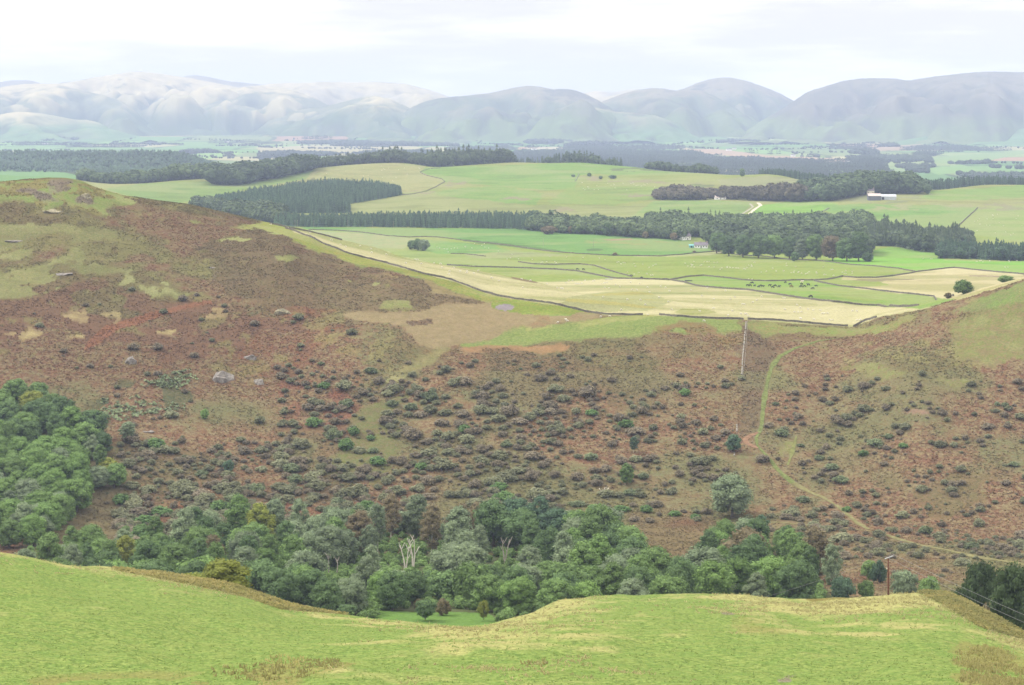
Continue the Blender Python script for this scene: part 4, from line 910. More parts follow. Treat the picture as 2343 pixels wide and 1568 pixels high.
for t in ((1697,866,8),(2008,865,9),(1697,865,9),(1840,881,10),(1818,911,10,'purple brown'),(1774,923,9,'dark green'),(2028,931,13),(1968,949,11),(1825,951,12,'purple brown'),(1758,971,14,'purple brown'),(1787,989,18,'dark green'),(2034,997,13,'dark green'),(2005,1011,20,'dark green'),
          (2067,1018,13,'fresh green'),(1891,1022,11,'purple brown',1.6),(1833,1017,10,'dark green'),(2277,938,11),(2299,925,10,'dark green'),(2281,923,9,'dark green'),(1745,1048,19,'purple brown'),(2184,1017,12),(2027,887,12),(1898,920,12),(2155,942,14,'purple brown'),
          (1924,1095,18,'dark green'),(1836,1141,17,'dark green'),(1815,1170,23,'grey green'),(1830,1185,15,'purple brown'),(1913,1174,18,'purple brown'),(1939,1163,14,'fresh green'),(2067,1174,20,'grey green'),(1869,1214,23,'purple brown'),(1885,1207,22,'grey green'),(1928,1229,27,'grey green'),(1829,1221,14),(2008,1240,15,'purple brown'),
          (2070,1247,16,'grey green'),(2200,1282,25,'grey green'),(1873,1046,13,'dark green'),(1975,1037,13,'fresh green'),(2319,1060,13,'dark green'),(848,845,18,'dark green'),(1191,843,6,'dark green'),(1050,868,20),(1065,872,18),(1035,874,16),(1348,894,26,'purple brown'),(1165,938,25,'purple brown'),(946,993,24,'purple brown'),(979,1007,17,'purple brown'),(1355,942,17,'fresh green'),
          (1317,940,14,'grey green'),(1432,967,22,'fresh green'),(1458,982,24,'purple brown'),(1568,898,15,'fresh green'),(1352,1044,17,'dark green'),(1066,1000,24,'grey green'),(823,1029,17,'grey green'),(854,1029,14,'dark green'),(847,1000,13),(898,920,17,'dark green'),(957,901,14),(1158,1015,14,'dark green'),(1000,989,15),(1213,953,17),(1114,975,14),
          (790,880,22,'grey green'),(740,882,14),(715,915,18,'grey green'),(700,905,9),(690,860,9),(735,830,9,'dark green'),(715,855,8),(660,835,9),(670,840,7),(1150,905,12),(1020,905,13),(1640,1000,13,'purple brown'),(1660,985,16,'purple brown'),(1595,965,14,'purple brown'),(1560,950,14),(1610,985,16),(1490,900,14),(1520,885,12),(1260,925,20,'purple brown'),(1230,940,18,'grey green'),
          (1100,935,22,'grey green'),(1060,942,20,'purple brown'),(1020,940,20,'grey green'),(985,935,20,'grey green'),(960,945,18,'purple brown'),(940,930,17,'dark green'),(1140,955,20,'grey green'),(1190,960,20,'purple brown'),(1010,965,18,'purple brown'),(680,1010,14),(640,1040,20,'grey green'),(560,1030,18,'purple brown'),(600,1070,18,'grey green'),(460,1080,16,'dark green'),
          (1395,1096,12,'grey green'),(1320,1090,16,'purple brown'),(1500,1150,20,'purple brown'),(1560,1010,14),(1385,1125,22,'grey green'),(1440,1065,14,'purple brown'),(1385,1070,16,'purple brown'),(1480,1165,16,'blue' if 0 else 'fresh green'),(1545,1172,18,'fresh green'),(1590,1180,14,'fresh green'),(1420,1160,20,'fresh green'),(1360,1165,22,'fresh green'),(1320,1150,18,'dark green')):
    bush(*t)
def bdens_(px, py):
    d = np.full(px.shape, .018)
    for (a,b,c,e), w in (((880,870,1300,990),.9),((1290,870,1690,1020),.36),((780,985,1290,1190),1.0),((270,1010,900,1260),1.0),((1290,1020,1640,1180),.26),((1760,870,2400,1060),.08),((1800,1060,2400,1280),.24),((640,850,870,960),.40),((640,960,800,1010),.2),((0,640,650,830),.008),((650,740,900,850),.05),((1690,740,1770,1000),.0),((1000,800,1290,860),.06)):
        d = np.where((px>a)&(px<c)&(py>b)&(py<e), w, d)
    return d*(py > 660)
def bdens(px, py):
    cl = fbm(px/70, py/26, 303, 3); return bdens_(px, py)*np.where((px < 1300) & (py > 870), sstep(-.35, .2, cl)*1.1, sstep(-.28, .30, cl)*1.4)
hillpoly = [(-60,640),(600,680),(850,780),(1000,830),(1500,800),(1690,830),(1760,860),(1800,870),(2000,850),(2420,870),(2420,1330),(1900,1330),(1640,1200),(1440,1195),(700,1205),(430,1230),(260,1260),(230,1130),(320,1110),(250,1000),(170,880),(-60,850)]
cand = dart(hillpoly, 3.0, 640, 1100, 110000, 21, bdens)
r2 = np.random.default_rng(5)
rest = []
for (x, y, z, px, py) in cand:
    rad = float(np.clip(r2.gamma(3.6, .46), .6, 3.6))*(1.12 if (px < 1300 and py > 890) else .82)
    if ((PATHXY-np.array([x, y]))**2).sum(1).min() < (rad+.8)**2: continue
    if any((x-b[0].x)**2+(y-b[0].y)**2 < (.75*(rad+b[1]))**2 for b in BLIST): continue
    rest.append((Vector((x, y, z)), rad, None, px, py, 1.0))
rest.sort(key=lambda b: -b[1]*F/b[0].y)
nkeep = 298-len(BLIST)
single, mass = BLIST+rest[:nkeep], rest[nkeep:]
for p, rad, colour, px, py, tall in single:
    if colour is None:
        q = r2.random(); colour = 'grey green' if q < .60 else ('purple brown' if q < .80 else ('dark green' if q < .93 else 'fresh green'))
    k = int(r2.integers(0, 5)); o = bpy.data.objects.new('bush', shared(('bush', k, colour), BUSHG[k], BUSH[colour])); COL.objects.link(o)
    s = rad/2.15; o.location = (p.x, p.y, p.z-.12*rad); o.rotation_euler = (0, 0, r2.uniform(0, 6.28)); o.scale = (s*r2.uniform(.9,1.15), s, s*r2.uniform(.62,.95)*tall)
    tag(o, bush_label(colour, rad, px, py), 'bush', 'bushes scattered over the bracken')
if mass:
    n = len(mass); P = np.array([(b[0].x, b[0].y, b[0].z-.1) for b in mass]); s = np.array([b[1] for b in mass])/2.15
    for c, col in enumerate(('grey green', 'purple brown')):
        i = np.arange(c, n, 2)
        o = scatter_mesh('scrub', BUSHG, P[i], np.stack([s[i], s[i]*.8], 1), r2.uniform(0, 6.28, len(i)), r2.normal(0, .12, len(i)), BUSH[col])
        tag(o, f'{col} low scrub filling the gaps between the bushes', 'scrub', None, 'stuff')
# low bracken fronds and the ivy patch
def brackeny(X, Y):
    i = np.clip(((X/Y-U0)/(U1-U0)*(NU-1)+.5).astype(int), 0, NU-1); j = np.clip(np.searchsorted(YS, Y), 0, NY-1)
    return sstep(.96, 1.16, CA[i,j,0]/CA[i,j,1])*(CA[i,j,0] < .150)
def clear_of(X, Y, d=1.6):
    ok = np.ones(len(X), bool)
    for a in range(0, len(X), 4000):
        dd = (X[a:a+4000,None]-PATHXY[None,:,0])**2+(Y[a:a+4000,None]-PATHXY[None,:,1])**2; ok[a:a+4000] = dd.min(1) > d*d
    return ok
def cover_mass(name, label, cat, poly, n, size, hgt, material, dmin, dmax, seed, dens=None):
    r = np.random.default_rng(seed); P = np.asarray(poly, float)
    Y = np.sqrt(r.uniform(dmin**2, dmax**2, n*4)); X = r.uniform((P[:,0].min()-CX)/F, (P[:,0].max()-CX)/F, n*4)*Y
    z = ground(X, Y); px = CX+F*X/Y; py = HZ-F*z/Y; ok = pip(px, py, P)
    if dens is not None: ok &= r.uniform(0,1,n*4) < dens(X, Y)
    X, Y, z = X[ok][:n], Y[ok][:n], z[ok][:n]; m = len(X)
    k = 4
    C = np.repeat(np.stack([X, Y, z], -1), k, 0)+np.stack([r.normal(0, size*.5, m*k), r.normal(0, size*.6, m*k), r.uniform(.10, .7, m*k)*hgt], -1)
    Nn = np.stack([r.normal(0,.5,m*k), r.normal(-.15,.5,m*k), r.uniform(.6,1.3,m*k)], -1)
    V, Q = cards(C, Nn, size, r, 1.0); g = Geo(); t = np.clip(np.repeat(fbm(X/6, Y/6, seed, 3)*.6+.5, k)+r.normal(0,.2,m*k), 0, 1)
    g.add(V, Q, None, np.repeat(t, 4)); me = g.mesh(name)
    i = np.clip(((X/Y-U0)/(U1-U0)*(NU-1)+.5).astype(int), 0, NU-1); j = np.clip(np.searchsorted(YS, Y), 0, NY-1)
    f = np.clip(fbm(X/2.5, Y/2.5, seed+3, 2)*.9+.5, 0, 1)[:,None]; cc = np.ones((m, 4), np.float32); cc[:,:3] = CA[i,j]*(1-f)+CB[i,j]*f
    at = me.attributes.new('cover', 'FLOAT_COLOR', 'POINT'); at.data.foreach_set('color', np.repeat(cc, k*4, 0).ravel())
    return tag(link(name, me, material), label, cat, None, 'stuff')
def frond_mat(name, gain):
    m, nt, b = mat(name)
    a = N(nt, 'ShaderNodeAttribute', attribute_name='cover').outputs['Color']; t = N(nt, 'ShaderNodeAttribute', attribute_name='tint').outputs['Fac']
    v = maprange(nt, t, 0, 1, gain*.82, gain*1.2); cc = N(nt, 'ShaderNodeCombineColor')
    for i in range(3): nt.links.new(v, cc.inputs[i])
    c = mixc(nt, 1.0, a, cc.outputs[0], 'MULTIPLY'); nt.links.new(c, b.inputs['Base Color'])
    tr = N(nt, 'ShaderNodeBsdfTranslucent'); nt.links.new(c, tr.inputs['Color']); mx = N(nt, 'ShaderNodeMixShader'); mx.inputs[0].default_value = .3
    nt.links.new(b.outputs[0], mx.inputs[1]); nt.links.new(tr.outputs[0], mx.inputs[2]); nt.links.new(mx.outputs[0], nt.nodes['Material Output'].inputs['Surface'])
    return m
moor_all = [(-60,400),(220,420),(600,505),(1150,690),(1000,800),(1100,790),(1690,740),(1760,740),(1900,750),(2100,705),(2420,620),(2420,1380),(1900,1380),(1640,1290),(1440,1300),(700,1260),(430,1290),(60,1300),(-60,1250)]
BRK_M = frond_mat('bracken_frond', 1.25); BRK_G = frond_mat('bracken_frond_dull', 1.1)
cover_mass('bracken', 'rust brown dying bracken fronds over the hillside', 'bracken', moor_all, 52000, .50, .36, BRK_M, 600, 1225, 31, lambda X, Y: clear_of(X, Y)*brackeny(X, Y)*sstep(-.15,.25, fbm(X/26, Y/34, 43, 3)*-1+.25*fbm(X/9, Y/9, 47, 2)))
cover_mass('bracken', 'dull green bracken fronds between the rusty ones', 'bracken', moor_all, 44000, .50, .36, BRK_G, 600, 1225, 33, lambda X, Y: clear_of(X, Y)*brackeny(X, Y)*sstep(-.1,.3, fbm(X/26, Y/34, 43, 3)+.25*fbm(X/9, Y/9, 47, 2)))
cover_mass('ivy_patch', 'dark green sprawl of gorse and ivy below the grey rocks', 'ground cover', ivy, 1500, 1.3, 1.6, BUSH['dark green'], 700, 1100, 35, lambda X, Y: sstep(-.25,.1, fbm(X/14, Y/14, 49, 2)))
# the bracken rims of the near pasture
NEAR_BRK = leaf_mat('near_bracken', (0.162,0.180,0.058), (0.234,0.180,0.070), .3, .4)
cover_mass('bracken', 'olive brown bracken strip on the rim of the near pasture', 'bracken', brk, 5200, .30, .5, NEAR_BRK, 250, 425, 36)
cover_mass('bracken', 'green and rust bracken bank at the right end of the pasture', 'bracken', brk2, 6000, .34, .55, NEAR_BRK, 240, 425, 37)

# ---- distant woods: masses of trees, one object for each wood
def frontD(line, dmin, dmax):
    out = []
    for px, py in line:
        p = G(px, py, dmin, dmax)
        if p is not None: out.append((px, p.y))
    return np.array(out)
def wood(name, label, line, depth, hts, protos, material, spacing, dmin=1300, dmax=3700, seed=1, back=None, H0=12.0, jit=.15, fat=1.2, prob=1.0):
    r = np.random.default_rng(seed)
    fd = frontD(line, dmin, dmax) if not callable(line) else np.array([(px, line(px)) for px in range(depth[1], depth[2], 8)])
    if callable(line): depth = depth[0]
    a, b = fd[0,0], fd[-1,0]; Dm = fd[:,1].max(); area = (b-a)/F*Dm*(depth if back is None else (frontD(back, dmin, dmax)[:,1].max()-fd[:,1].min()))
    n = int(area/spacing**2*1.15*prob)
    px = r.uniform(a, b, n); D0 = np.interp(px, fd[:,0], fd[:,1])
    D1 = D0+depth if back is None else np.interp(px, *frontD(back, dmin, dmax).T)
    Y = D0+(D1-D0)*r.uniform(0, 1, n); Y = np.maximum(Y, D0+r.uniform(0, 4, n)); X = (px-CX)/F*Y; z = ground(X, Y)
    hh = np.interp(px, *np.array(hts, float).T) if hasattr(hts, '__len__') else np.full(n, float(hts))
    h = hh*np.clip(r.normal(1, jit, n), .55, 1.35); s = h/H0
    o = scatter_mesh(name, protos, np.stack([X, Y, z-.3], -1), np.stack([s*fat*r.uniform(.85,1.15,n), s], 1), r.uniform(0, 6.28, n), r.normal(0,.24,n), material)
    return tag(o, label, 'wood', None, 'stuff')
MIXB = leaf_mat('wood_broadleaf', (0.052,0.090,0.038), (0.109,0.143,0.059)); MIXD = leaf_mat('wood_broadleaf_dark', (0.043,0.073,0.035), (0.083,0.115,0.050))
MIXR = leaf_mat('wood_scrub_brown', (0.076,0.073,0.046), (0.118,0.100,0.062)); LARCH = leaf_mat('wood_larch', (0.047,0.074,0.036), (0.078,0.103,0.048)); FARM_ = leaf_mat('far_wood', (0.029,0.045,0.027), (0.045,0.062,0.035))
wood('conifer_belt', 'long straight belt of dark spruce behind the green field', [(628,518),(720,520),(900,521),(1060,522),(1171,524),(1240,530)], 120, 12.3, CONL, CONIFER_LEAF, 4.6, 2000, 2800, 1, None, 14)
wood('broadleaf_belt', 'mixed broadleaf belt carrying on from the spruce belt', [(1212,528),(1300,536),(1370,538),(1420,542),(1480,546),(1545,550),(1562,551)], 120, 13, MIDB, MIXB, 7, 1900, 2700, 2, None, 10.5)
wood('spruce_plantation', 'wedge-shaped spruce plantation on the green hill', [(492,470),(560,480),(640,484),(720,475),(800,467),(870,456),(917,447)], 0, 11, CONL, CONIFER_LEAF, 5.0, 2330, 3600, 3, [(492,466),(600,442),(690,428),(750,424),(850,427),(900,437),(917,445)], 14)
wood('broadleaf_wood', 'dull green wood below the wedge plantation, behind the bracken hill', [(448,484),(520,498),(645,514)], 0, 14, MIDB, MIXB, 7, 2000, 3300, 4, [(448,476),(520,483),(645,492)], 10.5)
wood('spruce_clump', 'dark spruce clump between the wedge plantation and the belt', [(640,490),(715,488),(800,488)], 0, 12, CONL, CONIFER_LEAF, 5, 2200, 3300, 5, [(640,482),(715,474),(800,472)], 14)
wood('broadleaf_wood', 'dark rounded beech wood on the shoulder of the green hill', [(482,424),(540,425),(600,416),(660,405),(716,391)], 150, 21, MIDB, MIXD, 8, 2400, 3800, 6, None, 10.5, .12)
wood('ridge_wood', 'dark wood along the crest of the green hill', lambda px: float(np.interp(px, PXC, C_D))+12, (110, 712, 1180), [(712,14),(850,17),(905,21),(940,16),(1000,23),(1100,23),(1160,19),(1180,12)], MIDB[:3]+CONL[:1], MIXD, 8, seed=7, H0=11)
wood('broadleaf_wood', 'low dark wood reaching left from the beech wood', lambda px: float(np.interp(px, PXC, C_D))+10, (330, 185, 490), [(185,16),(250,15),(430,20),(490,18)], MIDB, MIXB, 9, seed=8, H0=10.5)
wood('ridge_trees', 'loose row of wind-shaped pines on the crest of the green hill', lambda px: float(np.interp(px, PXC, C_D))+8, (70, 1176, 1425), [(1176,7),(1230,8),(1290,15),(1350,17),(1380,10),(1425,12)], CONL+MIDB[:1], MIXD, 8.5, seed=9, H0=13, jit=.35)
wood('ridge_trees', 'low hedge-like trees on the falling crest of the green hill', lambda px: float(np.interp(px, PXC, C_D))+8, (50, 1475, 1650), [(1475,9),(1520,12),(1560,8),(1600,12),(1650,8)], MIDB, MIXD, 8, seed=10, H0=10.5, jit=.3)
wood('scrub_wood', 'brownish scrub wood left of the farm', [(1497,458),(1560,459),(1622,458)], 70, [(1497,8),(1540,14),(1600,12),(1622,7)], MIDB, MIXR, 7, 2330, 3600, 11, None, 10.5)
wood('scrub_wood', 'greyish birch wood between the brown scrub and the farm', [(1622,456),(1700,458),(1760,461),(1840,463)], 60, [(1622,9),(1700,13),(1790,17),(1840,18)], MIDB, MIXR, 7, 2330, 3600, 12, None, 10.5)
wood('farm_wood', 'dark broadleaf wood wrapped around the farm', [(1822,462),(1900,461),(1970,448),(2060,444),(2122,446)], 190, [(1822,14),(1880,19),(2000,20),(2080,19),(2122,12)], MIDB, MIXD, 8, 2330, 3600, 13, None, 10.5)
wood('conifer_belt', 'dark spruce belt along the skyline behind the farm', lambda px: float(np.interp(px, PXC, C_D))+60, (90, 1735, 2560), [(1735,9),(1800,11),(1900,15),(2100,15),(2300,13),(2560,13)], CONL, CONIFER_LEAF, 5.2, seed=14, H0=14)
wood('broadleaf_wood', 'wood rising behind the white cottage', [(1482,532),(1560,541),(1650,547),(1800,547),(1990,549)], 190, [(1482,9),(1560,14),(1640,12),(1760,13),(1990,15)], MIDB+CONL[:1], MIXB, 7.5, 1900, 2900, 15, None, 10.5)
wood('lodge_wood', 'tall dark wood behind the front row of parkland trees', [(1622,566),(1700,574),(1800,580),(1900,584),(1985,586)], 95, 16.5, MIDB, MIXD, 8, 1500, 2600, 16, None, 10.5)
wood('larch_plantation', 'larch plantation with a curved edge beyond the parkland trees', [(1986,563),(2040,564),(2090,572),(2110,578),(2170,579),(2228,572)], 170, [(1986,16),(2100,17),(2190,16),(2228,7)], CONL[:2]+MIDB[:1], LARCH, 5.5, 1500, 2700, 17, None, 13)
wood('conifer_belt', 'dark spruce block at the end of the bright green field', [(2152,592),(2250,595),(2343,598),(2520,600)], 110, 13.5, CONL+MIDB[:1], CONIFER_LEAF, 5.0, 1400, 2500, 18, None, 14)
def forest_left():
    r = np.random.default_rng(40); n = 9000
    Y = r.uniform(3950, 5350, n); px = r.uniform(-180, 640, n); X = (px-CX)/F*Y; z = ground(X, Y)
    ok = (z > -125) & ~((px < 185) & (Y < 4350)); X, Y, z = X[ok], Y[ok], z[ok]; h = r.normal(15, 3, len(X)); s = h/14
    o = scatter_mesh('forest', FARC+FARB[:1], np.stack([X,Y,z],-1), np.stack([s*1.25,s],1), r.uniform(0,6.28,len(X)), r.normal(0,.22,len(X))+.5*fbm(X/160,Y/160,77,2), CONIFER_LEAF)
    tag(o, 'wide hazy forest covering the hill behind the bracken summit', 'forest', None, 'stuff')
forest_left()
FARF = [[(1410,342),(1540,342),(1600,347),(1420,347)],[(1540,341),(1640,341),(1757,356),(1930,363),(1945,372),(1860,372),(1757,364),(1600,353)],[(1945,345),(2080,330),(2160,330),(2050,345),(1960,351)],[(2120,385),(2200,377),(2270,385),(2343,388),(2440,390),(2440,402),(2125,402)],
        [(1505,373),(1600,373),(1660,380),(1560,383)],[(2120,362),(2160,352),(2343,343),(2440,343),(2440,356),(2240,374),(2140,376)],[(1195,339),(1290,336),(1290,341),(1210,345)],[(1600,352),(1700,356),(1620,360)],[(1880,376),(1945,374),(1960,382),(1890,384)],[(2000,348),(2120,344),(2080,360),(2010,360)],[(1080,345),(1180,342),(1180,352),(1100,354)],
        [(1757,352),(1830,354),(1800,358)],[(2085,372),(2120,368),(2110,380),(2080,380)]]
def far_trees(cond, n, x0, x1, y0, y1, name, label, seed, h=15, protos=None):
    r = np.random.default_rng(seed); Y = np.sqrt(r.uniform(y0**2, y1**2, n)); px = r.uniform(x0, x1, n); X = (px-CX)/F*Y; z = ground(X, Y); py = HZ-F*z/Y
    ok = cond(X, Y, px, py)
    for f in FARF: ok &= ~pip(px, py, f)
    X, Y, z = X[ok], Y[ok], z[ok]
    if not len(X): return
    s = h*np.clip(r.normal(1,.22,len(X)),.5,1.6)/14
    o = scatter_mesh(name, protos or FARC, np.stack([X,Y,z-.5],-1), np.stack([s*1.5,s],1), r.uniform(0,6.28,len(X)), r.normal(0,.2,len(X))+.4*fbm(X/220,Y/220,79,2), FARM_)
    tag(o, label, 'wood', 'woods in the far valley', 'stuff')
wn = lambda X, Y: fbm(X/420, Y/700, 201, 3)
far_trees(lambda X,Y,a,b: (wn(X,Y) > -.5) & (a+60*wn(X,Y) > 1120) & (a+80*wn(X,Y) < 2010) & (b > 339), 40000, 1040, 2100, 4700, 7200, 'distant_forest', 'wide blue forest on the valley floor, its nearer half', 601, 16)
far_trees(lambda X,Y,a,b: (wn(X,Y) > -.2) & (a+60*wn(X,Y) > 1140) & (b > 334), 32000, 1040, 2420, 7200, 9300, 'distant_forest', 'wide blue forest on the valley floor, its farther half', 602, 16)
far_trees(lambda X,Y,a,b: (wn(X,Y) > .05) & (b > 340), 12000, 1960, 2440, 4700, 7600, 'distant_wood', 'blue woods and thick hedges below the heather hill', 603, 14, FARB)
far_trees(lambda X,Y,a,b: (np.abs(fbm(X/300,Y/500,211,2)) < .035) & (b > 300), 60000, -100, 2440, 6500, 11000, 'distant_hedge', 'lines of hedgerow trees between the far fields', 604, 9, FARB)
def bar(a, b, py, dep, h, label, seed, protos):
    p = G((a+b)/2, py, 4300, 11000)
    if p is None: return
    D = p.y; n = int(min(1400, (b-a)/F*D*dep/110)); c = (a+b)/2; hw = (b-a)/2
    w8 = lambda t: np.sqrt(np.clip(1-np.abs(t)**2.2, 0, 1))
    r = np.random.default_rng(seed); px = r.uniform(a, b, n); t = (px-c)/hw; w_ = w8(t); Y = D+dep*.5+dep*.5*w_*r.uniform(-1, 1, n)+60*fbm(px/25, px*0, seed, 2); X = (px-CX)/F*Y; z = ground(X, Y)
    s = h*np.clip(r.normal(1,.2,n),.5,1.5)/11*(.55+.45*w_)
    o = scatter_mesh('distant_wood', protos, np.stack([X,Y,z-.5],-1), np.stack([s*1.35,s],1), r.uniform(0,6.28,n), r.normal(0,.2,n), FARM_)
    tag(o, label, 'wood', 'woods in the far valley', 'stuff')
for k, t in enumerate(((690,762,318,120,14,'small blue wood under the pale plateau'),(680,880,331,300,15,'long blue wood under the pale plateau'),(760,1050,335,320,16,'longest blue wood under the central dome'),(1020,1180,345,340,15,'blue wood at the foot of the lilac hill'),(590,775,358,500,13,'rounded wooded knoll below the grass spur'),(820,1010,354,340,14,'blue wood in front of the longest one'),
                      (30,135,333,150,16,'blue wood by the farmhouse below the low pale ridge'),(85,135,327,90,17,'taller trees over the farmhouse below the low pale ridge'),(410,500,351,140,15,'trees round the farmhouse under the narrow glen'),(475,560,328,80,15,'dark trees behind the lone white farmhouse'),(1200,1310,330,420,18,'oval plantation on the green apron of the lilac hill'),(1300,1400,335,320,18,'rounded wood beside the oval plantation'),(1450,1540,324,120,13,'thin plantation under the two-topped hill'),
                      (1640,1740,328,200,17,'trees around the white farmhouse under the deep pass'),(1945,2010,353,170,18,'square wood below the ploughed strip'),(150,330,338,200,14,'straggling trees along a glen mouth'),(0,190,322,330,16,'dark plantation on the low pale ridge'),(2010,2060,337,120,15,'clump at the edge of the ploughed strip'),(540,600,326,70,13,'little wood on the green apron'),(250,420,331,60,10,'scattered hedgerow trees in bright fields'))):
    bar(*t[:5], t[5], 700+k, FARB if k % 3 else FARC)
# ---- the parkland trees by the lodge, one by one
for k, (px, py, hp, wp, fm, col, what) in enumerate(((1640,577,46,40,'rounded','dark green','beside the white cottage'),(1668,583,44,40,'rounded','dark green','next along from the cottage'),(1700,586,50,42,'rounded','dark green','behind the thin pole-like trunk'),(1735,588,54,46,'rounded','dark green','broad, with a dark base'),
        (1772,588,52,42,'rounded','mid green','greener than its row'),(1806,590,50,40,'rounded','dark green','in the middle of the row'),(1836,592,46,36,'tall','grey green','narrow and greyish'),(1868,593,58,44,'rounded','mid green','lighter, right of the narrow one'),(1905,594,56,46,'rounded','brownish','with a bronze top'),
        (1938,595,52,46,'rounded','dark green','dark, beside the bronze one'),(1965,595,66,44,'tall','dark green','tallest, at the far end'),(1986,596,20,26,'low','dark green','low bush ending the row'),(1818,595,20,20,'low','dark green','small and dark before the row'))):
    lone('broadleaf_tree', px, py+3, hp+3, wp*1.3, fm, col, f'{col} parkland tree {what} in the row along the wall', 1400, 2300, k, 'parkland trees along the wall')
for k, (px, py, hp, wp, fm, col, what) in enumerate(((1306,535,18,18,'low','brownish','red autumn tree at the edge of the green field'),(1388,540,32,30,'rounded','dark green','dark round tree standing forward of the broadleaf belt'),(1255,536,20,44,'low','brownish','brown low tree at the near end of the broadleaf belt'),(1477,546,17,18,'low','brownish','reddish round tree left of the half-hidden house'),
        (1542,550,18,24,'low','brownish','reddish bush right beside the half-hidden house'),(1407,585,8,14,'low','brownish','small dark thorn on the wall of the green field'),(1589,578,5,11,'low','brownish','low brown bush in the corner below the cottage'),(1078,519,12,26,'low','dark green','grey-green bush in front of the spruce belt'))):
    lone('broadleaf_tree', px, py, hp, wp, fm, col, what, 1400, 2600, k)
for k, (px, py, hp, wp, what) in enumerate(((1310,405,3.5,9,'first'),(1346,404,6,9,'tallest'),(1400,409,6,18,'widest'),(1372,410,5,9,'lowest'))):
    lone('gorse_bush', px+2, py, hp+3, wp+4, 'low', 'dark green', f'{what} dark gorse clump in the rough corner of the green hill', 2400, 3700, k, 'gorse clumps on the green hill')
# ================================================================ WALLS, FENCE, POLES, BUILDINGS, ANIMALS, ROCKS
STONE = plain_mat('drystone', (.125,.115,.092), .45, 1.2, .95, .02); PALE_STONE = plain_mat('pale_rubble', (.185,.17,.145), .35, 1.0, .95, .02); ROCK = plain_mat('crag_rock', (.165,.150,.135), .45, .9, .95, .02)
WHITE = plain_mat('white_render', (.80,.79,.76), .04, .5); SLATE = plain_mat('slate_roof', (.17,.15,.17), .2, 1.2); RED_ROOF = plain_mat('red_brown_roof', (.20,.085,.075), .2, 1.2)
GREY_TIMBER = plain_mat('grey_timber', (.12,.13,.15), .15, .8); PALE_SHEET = plain_mat('pale_sheet_metal', (.42,.45,.47), .08, .5, .5, .3); TAN_SHEET = plain_mat('tan_fibre_roof', (.42,.36,.33), .12, .5)
DARK = plain_mat('dark_opening', (.03,.03,.035), .1, 1); TEAL = plain_mat('teal_paint', (.16,.36,.36), .1, 1); BRICK = plain_mat('chimney_stone', (.34,.25,.20), .2, 1); CREAM = plain_mat('cream_pot', (.6,.55,.45), .1, 1)
POLE_WOOD = plain_mat('creosoted_pole', (.110,.050,.033), .3, 2); STEEL = plain_mat('galvanised_steel', (.36,.37,.37), .08, 2, .45, .4); CERAMIC = plain_mat('brown_insulator', (.12,.07,.05), .1, 3, .3, .4); WIRE_M = plain_mat('conductor', (.22,.22,.22), .05, 1, .4, .4); POST = plain_mat('weathered_post', (.30,.27,.22), .25, 2)
def resample(pts, step):
    P = np.array([(p.x, p.y) for p in pts]); d = np.concatenate([[0], np.cumsum(np.linalg.norm(np.diff(P, axis=0), axis=1))])
    n = max(2, int(d[-1]/step)+1); t = np.linspace(0, d[-1], n); return np.stack([np.interp(t, d, P[:,0]), np.interp(t, d, P[:,1])], -1)
def wall(pix, label, h=1.25, w=.65, dmin=960, dmax=4000, material=None, step=2.0, seed=0, name='drystone_wall', gaps=()):
    pts = [p for p in (G(px, py, dmin, dmax) for px, py in pix) if p is not None]
    # keep only points that follow on from one another on the ground
    h = h*.68; P = resample(pts, step); r = np.random.default_rng(seed+len(P)); n = len(P)
    T = np.gradient(P, axis=0); T /= np.linalg.norm(T, axis=1, keepdims=True)+1e-9; Nn = np.stack([-T[:,1], T[:,0]], -1)
    z = ground(P[:,0], P[:,1]); hh = h*(1+.16*r.normal(0,1,n)*.6) if name == 'drystone_wall' else h*np.clip(.5+.8*r.normal(0,1,n), .02, 1.3); V = []
    for k, (off, top) in enumerate(((-.5,0),(-.32,1),(.32,1),(.5,0))):
        q = P+Nn*(off*w*(1+.12*r.normal(0,1,n)))[:,None]
        V.append(np.stack([q[:,0], q[:,1], z+(hh if top else -.25)], -1))
    V = np.stack(V, 1).reshape(-1,3); Q = [(4*i+k, 4*i+k+1, 4*i+4+k+1, 4*i+4+k) for i in range(n-1) for k in range(3)]+[(0,1,2,3),(4*n-4,4*n-1,4*n-2,4*n-3)]
    g = Geo(); g.add(V, Q); return tag(link(name, g.mesh(name), material or STONE), label, 'wall', 'drystone walls')
wall([(653,523),(711,543),(761,566),(798,581),(836,591),(886,603),(936,618),(986,631),(1036,642),(1073,656),(1111,670),(1136,677),(1171,683),(1221,690),(1271,697),(1309,706),(1346,715),(1384,720),(1421,721),(1471,721.5)], 'long drystone wall running down the bracken hill beside the straw field', 1.35, dmin=900, dmax=1260)
wall([(1509,721),(1546,725),(1596,728),(1646,730),(1701,731.5)], 'short drystone wall over the green spur, left of the fence gap', 1.3, dmin=900, dmax=1200)
wall([(1711,731.5),(1757,732.5),(1820,737),(1882,743),(1940,747)], 'drystone wall along the saddle, right of the fence gap', 1.3, dmin=900, dmax=1200)
wall([(1953,748),(1970,739),(1987,732),(2005,727)], 'drystone wall climbing the flank of the right-hand bracken hill', 1.3, dmin=900, dmax=1100)
wall([(618,512),(661,522),(711,531),(748,540.5),(783,550.5)], 'wall along the brow of the bracken hill above the straw field', 1.2, dmin=1180, dmax=1240)
wall([(706,526),(776,528),(836,533),(886,540),(936,543.5),(973,542),(1011,544),(1061,551),(1123,557),(1171,563),(1221,571),(1271,577),(1321,581),(1396,585),(1471,586),(1509,587),(1559,583),(1609,578),(1636,576),(1659,579),(1696,585),(1757,588),(1807,595),(1864,596)], 'drystone wall below the dark green field, ending at the parkland trees', 1.3, dmin=1500, dmax=2500)
